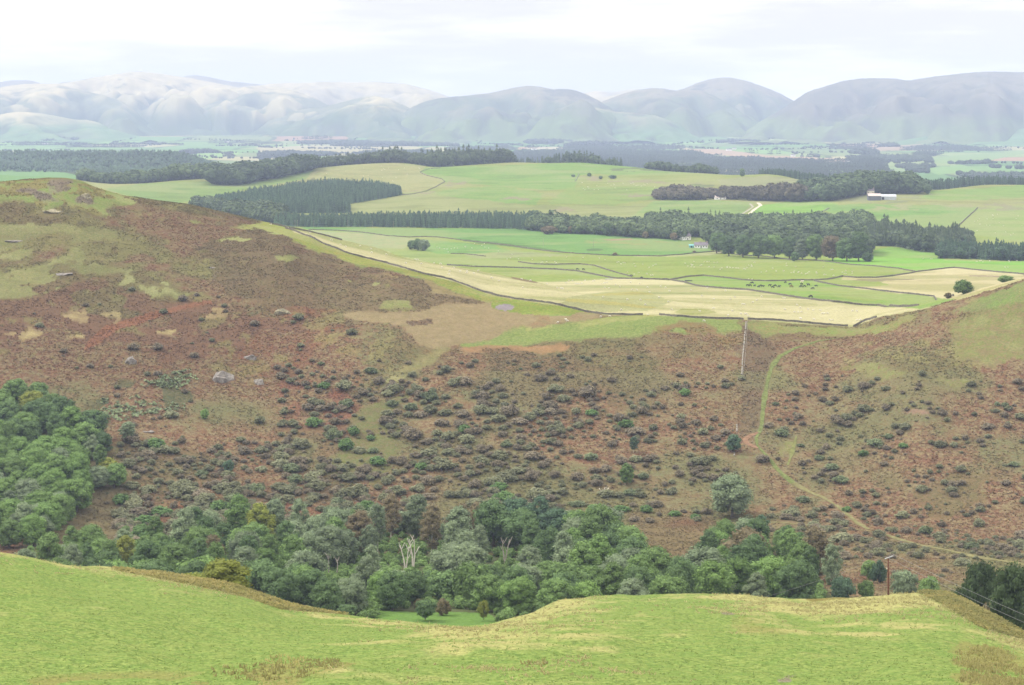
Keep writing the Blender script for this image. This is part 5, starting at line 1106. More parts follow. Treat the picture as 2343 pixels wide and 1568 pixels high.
wall([(1864,596),(1907,601),(1957,607),(2007,610),(2057,615),(2095,622)], 'drystone wall under the bright green field', 1.3, dmin=1300, dmax=2500)
wall([(1031,581),(1061,581.5),(1111,587)], 'short broken wall near the lone field trees', 1.1, dmin=1500, dmax=2300)
wall([(1186,600),(1221,605),(1271,606),(1326,605),(1359,608),(1396,620),(1436,631),(1446,634)], 'curving wall above the narrow cattle strip', 1.3, dmin=1300, dmax=2200)
wall([(1023,607),(1086,611),(1171,613),(1221,615),(1271,617),(1321,621),(1371,631),(1409,638),(1471,639),(1534,641),(1571,648),(1609,657),(1659,661),(1709,664),(1757,671),(1820,681),(1857,686),(1907,692),(1957,697),(2007,700),(2057,703),(2102,707)], 'long sinuous wall between the straw field and the cattle field', 1.5, dmin=1020, dmax=2200)
wall([(1534,641),(1571,634),(1609,631),(1659,636),(1721,643),(1757,644),(1820,642),(1862,642),(1895,640),(1927,633),(1957,636),(2007,636),(2057,630),(2095,623),(2145,617),(2182,613),(2232,618),(2282,623),(2343,628),(2420,634)], 'wall between the cattle field and the sheep field, bending up round the right straw field', 1.4, dmin=1020, dmax=2200)
wall([(1862,643),(1895,650),(1945,658),(2007,665),(2070,672),(2125,678),(2137,679),(2182,685)], 'wall dividing the cattle field from the right straw field', 1.4, dmin=1020, dmax=2200)
wall([(961,394),(973,401),(1011,410),(1018,416),(998,428),(975,438),(940,445),(900,447),(860,456)], 'crooked wall down the green hill toward the wedge plantation', 1.3, dmin=2330, dmax=4000, step=4)
wall([(961,394),(986,386),(1008,385)], 'short wall under the crest wood', 1.2, dmin=2330, dmax=4000, step=4)
wall([(2237,476),(2222,490),(2205,506),(2192,518)], 'straight wall up the right sheep hill', 1.6, dmin=1900, dmax=3600, step=4)
wall([(1897,477),(1875,488),(1857,500),(1840,511),(1830,517)], 'pale wall slanting down beside the bright enclosed field', 1.3, dmin=2000, dmax=3600, material=PALE_STONE, step=4)
wall([(1325,398),(1321,406),(1316,415)], 'pale short wall at the rough corner of the green hill', 1.4, dmin=2400, dmax=3700, material=PALE_STONE, step=4)
wall([(1707,737),(1706,750),(1704,765),(1703,780),(1701,800),(1699,820),(1698,845),(1697,858)], 'tumbled pale stone dyke running down the slope beside the fence', .40, .8, 860, 1020, PALE_STONE, 1.2, name='stone_dyke')
wall([(1686,972),(1686,988)], 'broken stub of pale stone dyke lower on the fence line', .8, .9, 700, 1000, PALE_STONE, 1.2, name='stone_dyke')
wall([(1680,1030),(1680,1044)], 'white stone stub below the small blue-green tree', .7, .8, 700, 1000, PALE_STONE, 1.0, name='stone_dyke')

# fence beside the dyke
fe = empty('wire_fence', G(1711, 735, 860, 1100)); tag(fe, 'post and wire fence dropping from the wall gap down the slope', 'fence')
FP = resample([G(px, py, 800, 1100) for px, py in ((1711,734),(1709.5,755),(1708,780),(1706,810),(1703,840),(1700,862))], 3.2)
g = Geo(); tube(g, [(0,0,-.2),(0,0,.6),(0,0,1.2)], .06, .055, 6); pm = g.mesh('post'); pm.materials.append(POST)
for x, y in FP:
    o = bpy.data.objects.new('post', pm); COL.objects.link(o); o.parent = fe; o.location = V3(x, y)-fe.location
for hgt in (.45, .8, 1.1):
    g = Geo(); tube(g, [np.array(V3(x, y)-fe.location)+np.array([0,0,hgt]) for x, y in FP], .012, .012, 4); link('wire', g.mesh('wire'), WIRE_M, fe)

# draped paths
def path(name, pix, widths, material, label, dmin, dmax, lift=.16):
    pts = [G(px, py, dmin, dmax) for px, py in pix]; P = resample(pts, 1.5 if dmax < 1300 else 4); n = len(P)
    T = np.gradient(P, axis=0); T /= np.linalg.norm(T, axis=1, keepdims=True)+1e-9; Nn = np.stack([-T[:,1], T[:,0]], -1)
    w = np.interp(np.linspace(0,1,n), np.linspace(0,1,len(widths)), widths)*(1+.6*fbm(np.arange(n)/5., np.arange(n)*0., 9, 3)); cols = 5; V = np.zeros((n, cols, 3))
    for k in range(cols):
        q = P+Nn*(w*(k/(cols-1)-.5))[:,None]; V[:,k] = np.stack([q[:,0], q[:,1], ground(q[:,0], q[:,1])+lift-(.04 if k in (0,cols-1) else 0)], -1)
    Q = [(i*cols+k, i*cols+k+1, (i+1)*cols+k+1, (i+1)*cols+k) for i in range(n-1) for k in range(cols-1)]
    g = Geo(); g.add(V, Q); return tag(link(name, g.mesh(name, True), material), label, 'path', None, 'structure')
GPATH = plain_mat('path_turf', (.104,.122,.042), .4, .8, 1, 0); DPATH = plain_mat('path_dry_turf', (.140,.130,.060), .3, .5, 1, 0); TRACK = plain_mat('gravel_track', (.42,.38,.30), .15, .3, 1, 0); EARTH = plain_mat('worn_earth', (.170,.105,.066), .25, .5, 1, 0)
path('path', PATHS['upper'], (.8,1.4,1.9,2.0,1.8,1.4), GPATH, 'bright green grass path curving down from the saddle', 700, 1050)
path('path', PATHS['lower'], (1.3,1.0,1.2,1.6,1.8), GPATH, 'green grass path below the bend', 650, 950)
path('path', [(1737,990),(1718,997),(1704,1006),(1710,1016),(1728,1024),(1736,1026)], (1.4,1.8,1.2), EARTH, 'worn earth loop beside the path bend', 650, 950)
path('path', [(1815,1106),(1850,1125),(1880,1137),(1915,1158),(1945,1182),(1975,1205),(1990,1212)], (1.8,1.3,1.4,2.0), DPATH, 'faint dry path slanting down to the track', 600, 900)
path('path', [(1765,1196),(1850,1202),(1930,1208),(2000,1218),(2060,1236),(2140,1254),(2220,1272),(2343,1292),(2420,1304)], (.7,1.4,1.9,2.6,2.8,2.6), DPATH, 'grassy track crossing the foot of the right hill', 560, 860)
path('path', [(1822,1000),(1815,1025),(1808,1050),(1802,1065)], (.6,1.5,.8), plain_mat('path_olive', (.125,.13,.048), .3, .5, 1, 0), 'olive grass streak right of the green path', 700, 950)
path('farm_track', [(1734,464),(1741,470),(1727,479),(1713,490),(1730,492),(1763,494),(1814,496)], (3.2,3.6,3.4,2.0,1.5), TRACK, 'pale gravel track rising to the farm', 2000, 3400, .1)
path('farm_track', [(1716,466),(1723,474),(1708,484),(1694,491),(1720,494),(1770,498),(1796,503)], (2.0,2.5,2.5,1.6,2.4), plain_mat('grey_track', (.25,.24,.19), .15, .3, 1, 0), 'greyer second track beside the pale one', 2000, 3400, .1)

# rocks
def rock(px, py, wpx, hpx, label, seed, material=ROCK, dmin=600, dmax=1300):
    p = G(px, py, dmin, dmax); r = np.random.default_rng(seed); Vi, Ti = ICO2; sx = wpx*p.y/F/2; sz = hpx*p.y/F/2
    n = r.normal(0,.20,len(Vi))+.45*fbm(Vi[:,0]*2.2+seed, Vi[:,2]*2.2+Vi[:,1], seed, 3)
    V = Vi*(1+n)[:,None]; V = np.sign(V)*np.abs(V)**.8*np.array([sx, max(sx*.7, 1.2), sz*1.5]); g = Geo(); g.add(V, None, Ti)
    tag(link('rock_outcrop', g.mesh('rock_outcrop'), material, None, (p.x, p.y+sx*.3, p.z-sz*.45)), label, 'rock', 'rock outcrops on the bracken hill')
LICHEN = plain_mat('lichen_rock', (.22,.20,.135), .45, 1.1, .95, 0)
rock(648,718,40,20,'pale lichened crag with straw-coloured cap on the hill shoulder',1,LICHEN); rock(298,832,24,24,'slanting grey slab above the ivy patch',2); rock(572,822,30,20,'dark grey crag on the open bracken slope',3); rock(508,872,56,34,'largest grey crag just right of the ivy patch',4); rock(590,878,30,16,'low grey rocks right of the largest crag',5)
rock(340,990,26,8,'low bare stone patch below the ivy',6); rock(232,1100,26,9,'small bare scree slab beside the grove',7,PALE_STONE); rock(120,484,60,9,'pale ledge capping the mound on the left hilltop',8,LICHEN); rock(194,452,26,16,'rocky knob on the flank of the left hilltop',9,LICHEN); rock(148,628,46,7,'grey stones in the mottled grass of the left hill',10); rock(30,553,40,6,'grey stones below the grassy terrace',11); rock(485,614,20,5,'tiny grey outcrop on the dark bracken',12)

# utility pole on the knoll
D0 = 389.0
pb = V3(xat(2032.5, D0), D0); top = zat(1277, D0)-pb.z
pe = empty('utility_pole', pb); tag(pe, 'brown wooden utility pole with a steel crossarm on the pasture knoll', 'utility pole')
g = Geo(); tube(g, [(0,0,-1.0),(0,0,top*.5),(0,0,top)], .17, .125, 10); link('pole', g.mesh('pole', True), POLE_WOOD, pe)
def box(g, c, s, rz=0.0, tilt=0.0):
    V = np.array([(x,y,z) for x in (-.5,.5) for y in (-.5,.5) for z in (-.5,.5)])*np.array(s); cz, sz = math.cos(rz), math.sin(rz)
    V[:,2] += V[:,0]*tilt; V = np.stack([V[:,0]*cz-V[:,1]*sz, V[:,0]*sz+V[:,1]*cz, V[:,2]], -1)+np.array(c)
    g.add(V, [(0,1,3,2),(4,6,7,5),(0,4,5,1),(2,3,7,6),(0,2,6,4),(1,5,7,3)])
g = Geo(); box(g, (.12,-.2,top+.14), (1.9,.08,.10), .5, .18); box(g, (.12,.02,top+.14), (1.9,.08,.10), .5, .18); link('crossarm', g.mesh('crossarm'), STEEL, pe)
for s in (-1, 0, 1):
    c = np.array([.12+s*.8*math.cos(.5), -.1+s*.8*math.sin(.5), top+.28+s*.15])
    g = Geo()
    for q, rr in ((0,.05),(.06,.10),(.13,.06),(.19,.09),(.26,.04)): tube(g, [c+np.array([0,0,q]), c+np.array([0,0,q+.06])], rr, rr, 8)
    link('insulator', g.mesh('insulator', True), CERAMIC, pe)
g = Geo(); box(g, (-.28,-.1,top*.72), (.16,.12,.22)); link('bracket_box', g.mesh('bracket_box'), CREAM, pe)
def cable(name, a, b, label, sag=1.0, r=.018, group='power lines from the knoll pole'):
    P = [np.array(a)+(np.array(b)-np.array(a))*t-np.array([0,0,4*sag*t*(1-t)]) for t in np.linspace(0,1,24)]
    g = Geo(); tube(g, P, r, r, 4); return tag(link(name, g.mesh(name, True), WIRE_M), label, 'power line', group)
pa = np.array(pb); tp = lambda s: pa+np.array([.12+s*.8*math.cos(.5), -.1+s*.8*math.sin(.5), top+.5+s*.15])
e1 = np.array([xat(2700, 300), 300, zat(1560, 300)])
cable('power_line', tp(-1), e1+np.array([-.9,0,-.35]), 'lower of the two wires falling past the dark oaks', .7)
cable('power_line', tp(1), e1+np.array([.9,0,.25]), 'upper of the two wires falling past the dark oaks', .7)
e2 = np.array([xat(1640, 560), 560, zat(1392, 560)])
cable('power_line', tp(-1)+np.array([-.1,0,.05]), e2, 'wire running down from the pole into the valley wood', .9)
# small poles far off
g = Geo(); tube(g, [(0,0,-.8),(0,0,4),(0,0,7.6)], .16, .11, 6); box(g, (0,0,7.2), (1.6,.1,.12)); fpm = g.mesh('far_pole'); fpm.materials.append(POST)
prev = None
for px, py, what in ((675,520,'first of a close pair by the bracken hill'),(681,520,'second of a close pair by the bracken hill'),(718,520.5,'left of the pale field corner'),(796,521,'before the spruce belt, second from the hill'),(852,522,'before the spruce belt, in the middle'),(900,523,'before the spruce belt, near the rise'),(994,516,'on the brow of the dark green field'),(1243,564,'alone low in the dark green field'),(1358,566,'alone by the rushes in the dark green field'),(2149,592.5,'at the end of the bright green field'),(1555,549,'by the half-hidden house')):
    p = G(px, py, 1400, 2700)
    if p is None: continue
    o = bpy.data.objects.new('utility_pole', fpm); COL.objects.link(o); o.location = p; tag(o, f'thin pale utility pole {what}', 'utility pole', 'distant utility poles')
a = G(2149, 592.5, 1400, 2700); cable('power_line', np.array(a)+np.array([0,0,7.0]), np.array([xat(2480,a.y+30), a.y+30, a.z+7.6]), 'pale wire crossing before the spruce block', .6, .06, None)

# buildings
def gable(name, p, L, W, H, RH, rz, wm, rm, label, cat, chim=(), wins=0, door=True, grp=None, part_door=None):
    e = empty(name, p, rz); tag(e, label, cat, grp)
    g = Geo(); V = []
    for y in (-W/2, W/2): V += [(-L/2,y,-1),(L/2,y,-1),(L/2,y,H),(-L/2,y,H)]
    V += [(-L/2,0,H+RH),(L/2,0,H+RH)]
    g.add(V, [(0,1,2,3),(5,4,7,6),(4,0,3,7),(1,5,6,2)], [(3,8,7),(2,6,9)]); link('wall', g.mesh('wall'), wm, e)
    g = Geo(); o = .35; zz = H-.12
    for s in (-1, 1):
        y = s*(W/2+o); dz = -RH/(W/2)*o
        V = [(-L/2-o,y,zz+dz+.12),(L/2+o,y,zz+dz+.12),(L/2+o,0,H+RH+.12),(-L/2-o,0,H+RH+.12),(-L/2-o,y,zz+dz+.34),(L/2+o,y,zz+dz+.34),(L/2+o,0,H+RH+.34),(-L/2-o,0,H+RH+.34)]
        g.add(V, [(0,1,2,3),(7,6,5,4),(0,4,5,1),(1,5,6,2),(3,7,4,0)])
    ro = link('roof', g.mesh('roof'), rm, e)
    for cx in chim:
        g = Geo(); box(g, (cx,0,H+RH+.6), (.9,.7,1.8)); ch = link('chimney', g.mesh('chimney'), BRICK, ro)
    for k in range(wins):
        x = -L/2+(k+.6)*L/(wins+.2)
        if door and k == wins//2: continue
        g = Geo(); box(g, (x,-W/2-.03,H*.55), (.9,.12,1.1)); link('window', g.mesh('window'), DARK, e)
    if door:
        x = -L/2+(wins//2+.6)*L/(wins+.2) if wins else 0
        g = Geo(); box(g, (x,-W/2-.03,1.0), (1.0,.12,2.0)) if part_door is None else box(g, (part_door[0],-W/2-.04,part_door[2]/2), (part_door[1],.14,part_door[2])); link('door', g.mesh('door'), DARK, e)
    return e
p = G(1604, 567.5, 1500, 2600); gable('cottage', p, 12.5, 6, 2.7, 2.4, -.06, WHITE, SLATE, 'long white cottage with slate roof at the edge of the dark wood', 'cottage', (-1.0,5.6), 5)
q = p+Vector((-9.0,.6,0)); q.z = float(ground(q.x, q.y)); gable('shed', q, 4.4, 4, 2.0, .9, -.06, TEAL, TEAL, 'small teal shed at the end of the white cottage', 'shed', (), 1)
p = G(1567, 549, 1700, 2900); gable('house', p, 10, 7, 3.6, 3.0, .5, WHITE, SLATE, 'grey-roofed house half hidden in the wood behind the cottage', 'house', (-4.4,4.4), 4)
p = G(2000, 458, 2200, 3500); gable('farm_shed', p, 15.5, 13, 5.2, 2.6, -.04, GREY_TIMBER, TAN_SHEET, 'dark timber farm shed with a pale tan roof', 'barn', (), 0, False)
p2 = G(2032, 457, 2200, 3500); gable('farm_shed', p2, 19, 11, 4.0, 2.2, -.10, PALE_SHEET, PALE_SHEET, 'pale metal farm shed with a dark doorway', 'barn', (), 0, True, None, (-6.6,3.2,3.2))
p3 = G(1996, 449, 2200, 3500); p3 = p3+Vector((0,16,0)); p3.z = float(ground(p3.x,p3.y)); gable('farmhouse', p3, 9, 7, 6.0, 3.4, .05, CREAM, SLATE, 'farmhouse with two chimneys behind the farm sheds', 'house', (-4,4), 3)
p = G(1648, 456.5, 2200, 3500); gable('cottage', p, 14, 6, 2.4, 2.2, .1, WHITE, TAN_SHEET, 'low pale building between the brown scrub woods', 'cottage', (), 3)
for px, py, L, rz, what in ((425,348,22,.1,'beside a dark wood under the narrow glen'),(437,346,12,.4,'smaller neighbour of the one under the narrow glen'),(519,326,24,0,'alone before dark trees on the valley side'),(104,331,26,.1,'among trees below the low pale ridge'),(1017,330.5,30,.1,'long white group at the foot of the lilac hill'),(1036,331,16,0,'right end of the white group at the foot of the lilac hill'),(1222,344,22,.5,'showing through the far valley forest'),(1668,345,22,.2,'bright white by the trees under the deep pass'),(1680,342,16,-.2,'small and pale beside the bright white one'),(1815,358,16,.1,'at the edge of the long ploughed field'),(1939,372,12,.1,'at the end of the pale stubble')):
    p = G(px, py, 4500, 11200)
    if p: gable('farmhouse', p, L, L*.45, 4.2, 3.0, rz, WHITE, SLATE if px not in (1036,1017) else PALE_SHEET, f'tiny white farmhouse {what}', 'house', (-L*.4,), 3, True, 'white houses far across the valley')

# masts on the far ridge
def mast(px, py, H, D, label, dome=False):
    z = zat(py, D); e = empty('radio_mast', (xat(px, D), D, z)); tag(e, label, 'mast')
    g = Geo(); tube(g, [(0,0,-12),(0,0,H*.5),(0,0,H)], 1.4 if not dome else 3, .5 if not dome else 2, 6); link('tower', g.mesh('tower'), STEEL, e)
    if dome:
        Vi, Ti = ICO2; g = Geo(); g.add(Vi*5+np.array([0,0,H+3]), None, Ti); link('radar_dome', g.mesh('radar_dome', True), WHITE, e)
mast(443.5, 173.5, 29, 15990, 'left of two thin masts on the dark far ridge'); mast(450.8, 173.5, 27, 15990, 'right of two thin masts on the dark far ridge'); mast(322.5, 164.5, 8, 14590, 'small radar dome on the highest summit', True); mast(146, 189.5, 9, 14590, 'tiny pole on the low shoulder of the highest summit')

# animals: skin-grown bodies
def beast(name, nodes, edges, material, sub=1):
    me = bpy.data.meshes.new(name); me.from_pydata([n[:3] for n in nodes], edges, []); o = bpy.data.objects.new(name, me); COL.objects.link(o)
    sk = o.modifiers.new('skin', 'SKIN'); ss = o.modifiers.new('sub', 'SUBSURF'); ss.levels = sub; ss.render_levels = sub
    for i, n in enumerate(nodes):
        v = me.skin_vertices[0].data[i]; v.radius = (n[3], n[4] if len(n) > 4 else n[3]); v.use_root = (i == 0)
    dg = bpy.context.evaluated_depsgraph_get(); m2 = bpy.data.meshes.new_from_object(o.evaluated_get(dg)); bpy.data.objects.remove(o); m2.name = name
    m2.materials.clear(); m2.materials.append(material)
    for p_ in m2.polygons: p_.use_smooth = True
    return m2
def quad(name, L, hip, r, leg, head, material, graze):
    hz = hip*.25 if graze else hip*1.25; hx = L*.72 if graze else L*.70
    nodes = [(0,0,hip,r),(-L*.42,0,hip*1.02,r*.9),(L*.40,0,hip*1.0,r*.92),(L*.56,0,hip*(.85 if graze else 1.12),r*.45),(hx,0,hz+.12*hip,r*.34),(hx+L*.13,0,hz-.02*hip,r*.22)]
    edges = [(0,1),(0,2),(2,3),(3,4),(4,5)]
    for x, par in ((-L*.38,1),(L*.34,2)):
        for s in (-1,1):
            i = len(nodes); nodes += [(x,s*r*.6,hip*.62,leg*1.6),(x+(.03*L if x < 0 else 0),s*r*.6,hip*.32,leg),(x,s*r*.6,0,leg*.9)]; edges += [(par,i),(i,i+1),(i+1,i+2)]
    i = len(nodes); nodes.append((-L*.55,0,hip*.8,leg*.8)); edges.append((1,i))
    return beast(name, nodes, edges, material)
WOOL = plain_mat('wool', (.54,.51,.43), .08, 6); BLACK_HIDE = plain_mat('black_hide', (.018,.017,.018), .2, 3, .6, .2); BROWN_HIDE = plain_mat('brown_hide', (.13,.06,.035), .2, 3, .7, .1); PALE_HIDE = plain_mat('pale_hide', (.62,.55,.45), .1, 3)
sheep_m = [quad('sheep', 1.05, .62, .27, .05, 1, WOOL, g_) for g_ in (True, False)]
cow_m = {c: [quad('cow', 1.9, 1.08, .40, .085, 1, m_, g_) for g_ in (True, False)] for c, m_ in (('black',BLACK_HIDE),('brown',BROWN_HIDE),('pale',PALE_HIDE))}
ra = random.Random(4)
def animal(me, name, px, py, label, cat, grp, dmin, dmax, s=1.0):
    p = G(px, py, dmin, dmax)
    if p is None: return
    o = bpy.data.objects.new(name, me); COL.objects.link(o); o.location = p+Vector((0,0,.02)); o.rotation_euler = (0,0,ra.choice((0,3.14))+ra.uniform(-.7,.7)); o.scale = (s,s,s)
    return tag(o, label, cat, grp)
SH = '''2:60,470 185,475 345,448 500,453 650,457 800,462 852,478 268,500 282,500 318,495 390,495 405,507 960,502 978,497 997,517 1018,502 1032,504 1117,513 1130,538 1196,517 1255,548 1292,532 1310,519 1322,519 1584,510 1608,535 1640,520 1645,528 1655,525 1640,542 1667,545 1665,492 1760,494 1785,496 1806,493 1850,502 1880,501 1725,530 1738,526 1806,540 1850,543 1920,552 1905,566 1968,541 1970,548 1993,548 2025,551 2050,553 2070,555 2120,562 2137,564 2165,527 2192,527 2195,538 2150,548 2280,592 2327,585 2220,503 1055,593 1120,610 1162,595 1233,605 1270,620 1288,620 1283,647 2166,655 2197,657 88,655 170,668 98,733 320,697 495,690 520,668 555,666 585,697 600,698 615,698 640,693 668,667 738,672 755,667 820,697 845,690 858,687 872,683 948,705 988,723 1085,685 1168,697 1240,730 1360,722 1405,732 1445,765 850,733 890,737 1100,752 1142,755 1258,775 1635,755 1787,737 1955,763 1738,808 1345,822 1432,863 1175,848 1055,842 1220,890 835,820 412,735 450,740 465,740 1848,838 2040,820 2285,815 1845,923 1720,950 1465,937 2018,948 1000,937 1245,985 2097,975 2130,975 2145,975 1978,988 2160,992 2110,885 2125,887 2240,850 2205,867 2000,838 812,1002 893,996 495,1028 508,1038 420,1052 1757,1040
1:137,155 292,188 495,232 690,297 775,340 822,357 955,350 1052,378 1060,413 1192,430 1370,510 1512,515 1455,477 1478,478 1770,583 1870,585 1930,583 1928,597 1993,603 2033,580 2155,645 2225,672 1768,612 1703,550 1810,552 1690,518 1630,510 1655,360 1680,372 1723,377 1750,378 1787,377 1815,370 1845,372 1912,355 1918,360 1760,405 1975,370 2000,330 2065,345 2090,330 2095,362 2130,370 2217,397 2298,470 2328,462 2340,430
3:45,557 75,582 142,580 165,510 172,530 252,541 212,597 235,595 240,583 280,587 278,593 308,602 345,608 362,602 377,588 442,590 445,600 505,543 575,567 592,567 515,612 528,613 600,623 680,592 697,602 711,577 712,603 770,588 772,602 1420,465 1485,470 1498,470 1910,495 1940,487 1950,482 1968,497 2028,488 2205,487 2210,494 2280,486 2168,547 2195,547 1868,212 1915,210 1940,150 2000,160 1890,125 1918,120 1935,102 2005,103 2055,65 2060,70 2100,60 2060,100 2115,135 2030,160 2155,165 2290,75 2270,100 2320,165 2245,235 2220,250 2175,222 2080,230 1875,268 155,830 135,828 295,918 265,893 155,932 368,932 415,940 480,940 240,958 275,958 305,958 495,973 515,970 543,970 775,947 812,950 298,1015 300,1020 420,1025 565,1030 590,1032 815,1033 848,1030 840,1035'''
for line in SH.split('\n'):
    crop, rest_ = line.strip().split(':')
    ox = {'1':585.75,'2':1171.5,'3':1757.25}[crop]
    for t in rest_.split():
        zx, zy = map(float, t.split(',')); px, py = ox+zx/4, 475.9+zy/4+.6
        if py > 720: lab = 'white sheep on the bright green spur below the wall'
        elif px < 700: lab = 'white sheep by the wall on the brow of the bracken hill'
        elif pip(np.array([px]), np.array([py]), straw_poly)[0]:
            lab = 'white sheep grazing the narrow upper end of the straw field' if px < 1180 else ('white sheep grazing the straw field left of the fence gap' if px < 1600 else 'white sheep grazing the wide end of the straw field')
        elif px > 2190 and py < 555: lab = 'white sheep on the hill pasture above the spruce block'
        elif px > 2100: lab = 'white sheep on the bright green field by the spruce block'
        elif px < 1180: lab = 'white sheep in the green field around the lone trees'
        elif px < 1500: lab = 'white sheep in the green field above the curving wall'
        elif px < 1760: lab = 'white sheep in the green field below the white cottage'
        else: lab = 'white sheep in the green field below the parkland trees'
        mid_ = {True: 642+.06*(px-1171), False: 600}['straw' in lab]
        if 'straw field' in lab or 'green field' in lab: lab += ', ' + ('upper part' if py < mid_+(0 if 'straw' in lab or px > 1180 else -30) else 'lower part')
        animal(sheep_m[int(ra.random() < .3)], 'sheep', px, py, lab, 'sheep', lab.replace('white sheep', 'sheep'), 930, 3300, ra.uniform(.85, 1.05))
hs = random.Random(9)
for k in range(46):
    px, py = hs.uniform(720, 985), hs.uniform(380, 440)
    if py < np.interp(px, [720,850,985],[396,379,386]) or (px < 930 and py > np.interp(px, [720,800,930],[400,402,440])): continue
    animal(sheep_m[0], 'sheep', px, py, 'tiny white sheep on the pale slope above the wedge plantation', 'sheep', 'sheep above the wedge plantation', 2400, 3700)
for k in range(26):
    animal(sheep_m[0], 'sheep', hs.uniform(1330, 1500), hs.uniform(418, 436), 'tiny white sheep in the middle of the green hill', 'sheep', 'sheep in the middle of the green hill', 2400, 3700)
CW = [(15,715,3),(42,730,3),(65,718,3),(100,725,3),(160,685,3),(203,703,3),(310,703,3),(303,725,3),(333,722,3),(370,708,3),(441,718,3),(411,743,3),(2153,713,2),(2180,716,2),(2198,692,2),(2220,716,2),(2260,725,2),(2278,716,2),(2295,723,2)]
for k, (zx, zy, c) in enumerate(CW):
    px, py = (1171.5 if c == 2 else 1757.25)+zx/4, 475.9+zy/4+1.3
    if zy < 697: lab = 'black cow grazing close under the wall of the cattle field'
    else: lab = 'black cow in the tight bunch in the cattle field' if c == 2 else ('black cow at the end of the herd nearest the right wall' if zx > 290 else 'black cow in the loose middle of the herd')
    animal(cow_m['black'][k % 3 == 0], 'cow', px, py, lab, 'cow', lab.replace('black cow', 'cows'), 1000, 2200, ra.uniform(.95, 1.15))
animal(cow_m['black'][0], 'cow', 1757.25+98, 475.9+206.5, 'largest black cow standing alone against the lower wall', 'cow', None, 1000, 2200, 1.25)
animal(cow_m['brown'][0], 'cow', 1757.25+53, 475.9+182.5, 'brown cow among the black herd', 'cow', None, 1000, 2200, 1.1)
animal(cow_m['pale'][1], 'cow', 1757.25+77.5, 475.9+171.5, 'cream cow at the top of the black herd', 'cow', None, 1000, 2200, 1.1)
for zx, zy, lab in ((597,566,'black cow, left of two in the narrow strip'),(652,567,'black cow, right of two in the narrow strip'),(1090,625,'black cow beside the point where two walls meet'),(1185,644,'black cow behind the long sinuous wall')):
    animal(cow_m['black'][0], 'cow', 1171.5+zx/4, 475.9+zy/4+1, lab, 'cow', None, 1000, 2200, 1.05)
# feeding trough and fallen log
p = G(1171.5+222, 475.9+164.5, 1000, 1600); e = empty('feed_trough', p, .1); tag(e, 'long grey feed trough by the sinuous wall', 'trough')
g = Geo(); box(g, (0,0,.55), (5.5,1.0,.5)); link('tray', g.mesh('tray'), STEEL, e)
for s in (-1,1):
    g = Geo(); box(g, (s*2.2,0,.15), (.2,.9,.4)); link('leg', g.mesh('leg'), STEEL, e)
p = G(1171.5+404, 475.9+168, 1000, 1800); g = Geo(); tube(g, [(-2.6,0,.35),(0,.1,.45),(2.6,0,.3)], .38, .28, 8); tag(link('fallen_log', g.mesh('fallen_log', True), DARK, None, p), 'dark fallen log in the cattle field', 'log')
# ================================================================ GRASS of the near pasture
TUFT = leaf_mat('tuft_straw', (.29,.27,.11), (.46,.41,.21), .2, .5); TUFT_G = leaf_mat('tuft_green', (.17,.25,.06), (.24,.29,.10), .2, .5); RUSH = leaf_mat('rushes', (.24,.24,.085), (.34,.30,.13), .15, .5)
def grass(name, label, n, material, hgt, wid, seed, dens, y0=150, y1=420, blades=3, px0=-60, px1=2420):
    r = np.random.default_rng(seed)
    Y = np.exp(r.uniform(math.log(y0), math.log(y1), n*3)); X = r.uniform((px0-CX)/F, (px1-CX)/F, n*3)*Y; z = ground(X, Y); px = CX+F*X/Y; py = HZ-F*z/Y
    ok = r.uniform(0,1,n*3) < dens(X, Y, px, py); X, Y, z = X[ok][:n], Y[ok][:n], z[ok][:n]; m = len(X)
    X = np.repeat(X, blades)+r.normal(0, wid*.9, m*blades); Y = np.repeat(Y, blades)+r.normal(0, wid*.9, m*blades); z = ground(X, Y); m = len(X)
    h = hgt*r.uniform(.5,1.35,m); a = r.uniform(0, math.pi, m); lean = 1.1 if 'rush' not in name else .35; lx = r.normal(0,lean,m)*h; ly = r.normal(.3 if lean > 1 else 0,lean,m)*h; dx, dy = np.cos(a)*wid*.5, np.sin(a)*wid*.5
    V = np.stack([np.stack([X-dx, Y-dy, z-.04],-1), np.stack([X+dx, Y+dy, z-.04],-1), np.stack([X+dx*.5+lx, Y+dy*.5+ly, z+h],-1), np.stack([X-dx*.7+lx, Y-dy*.7+ly, z+h*.93],-1)], 1).reshape(-1,3)
    g = Geo(); t = np.clip(np.repeat(r.normal(.5,.2,m//blades), blades)+r.normal(0,.12,m), 0, 1); g.add(V, np.arange(m*4).reshape(-1,4), None, np.repeat(t, 4))
    return tag(link(name, g.mesh(name), material), label, 'grass', None, 'stuff')
fgc = lambda px: np.interp(px, PXC, fg_py)
fgd = lambda px: np.interp(px, PXC, fg_D)
def drynear(X, Y, px, py):
    d = .40*fbm(X/22, Y/34, 61, 4)+.475*(.75*fbm(X/30, Y/42, 3, 2)+.28*fbm(X/8, Y/12, 5, 3))+.32*fbm(X/3.2, Y/5, 67, 3)+.42*np.exp(-((py-fgc(px))/34)**2)+.30*sstep(1300,2343,px)*np.exp(-((py-fgc(px)-40)/75)**2)-.10
    return np.clip(d*1.3, 0, 1)*(Y < fgd(px)+3)
grass('straw_grass', 'dry straw-coloured grass tufts along the pasture crest and knolls', 26000, TUFT, .22, .16, 71, lambda X,Y,px,py: drynear(X,Y,px,py)**1.3)
grass('green_grass', 'fresh green grass tufts over the near pasture', 7000, TUFT_G, .10, .16, 73, lambda X,Y,px,py: (1-drynear(X,Y,px,py))*(Y < fgd(px)+3)*.6)
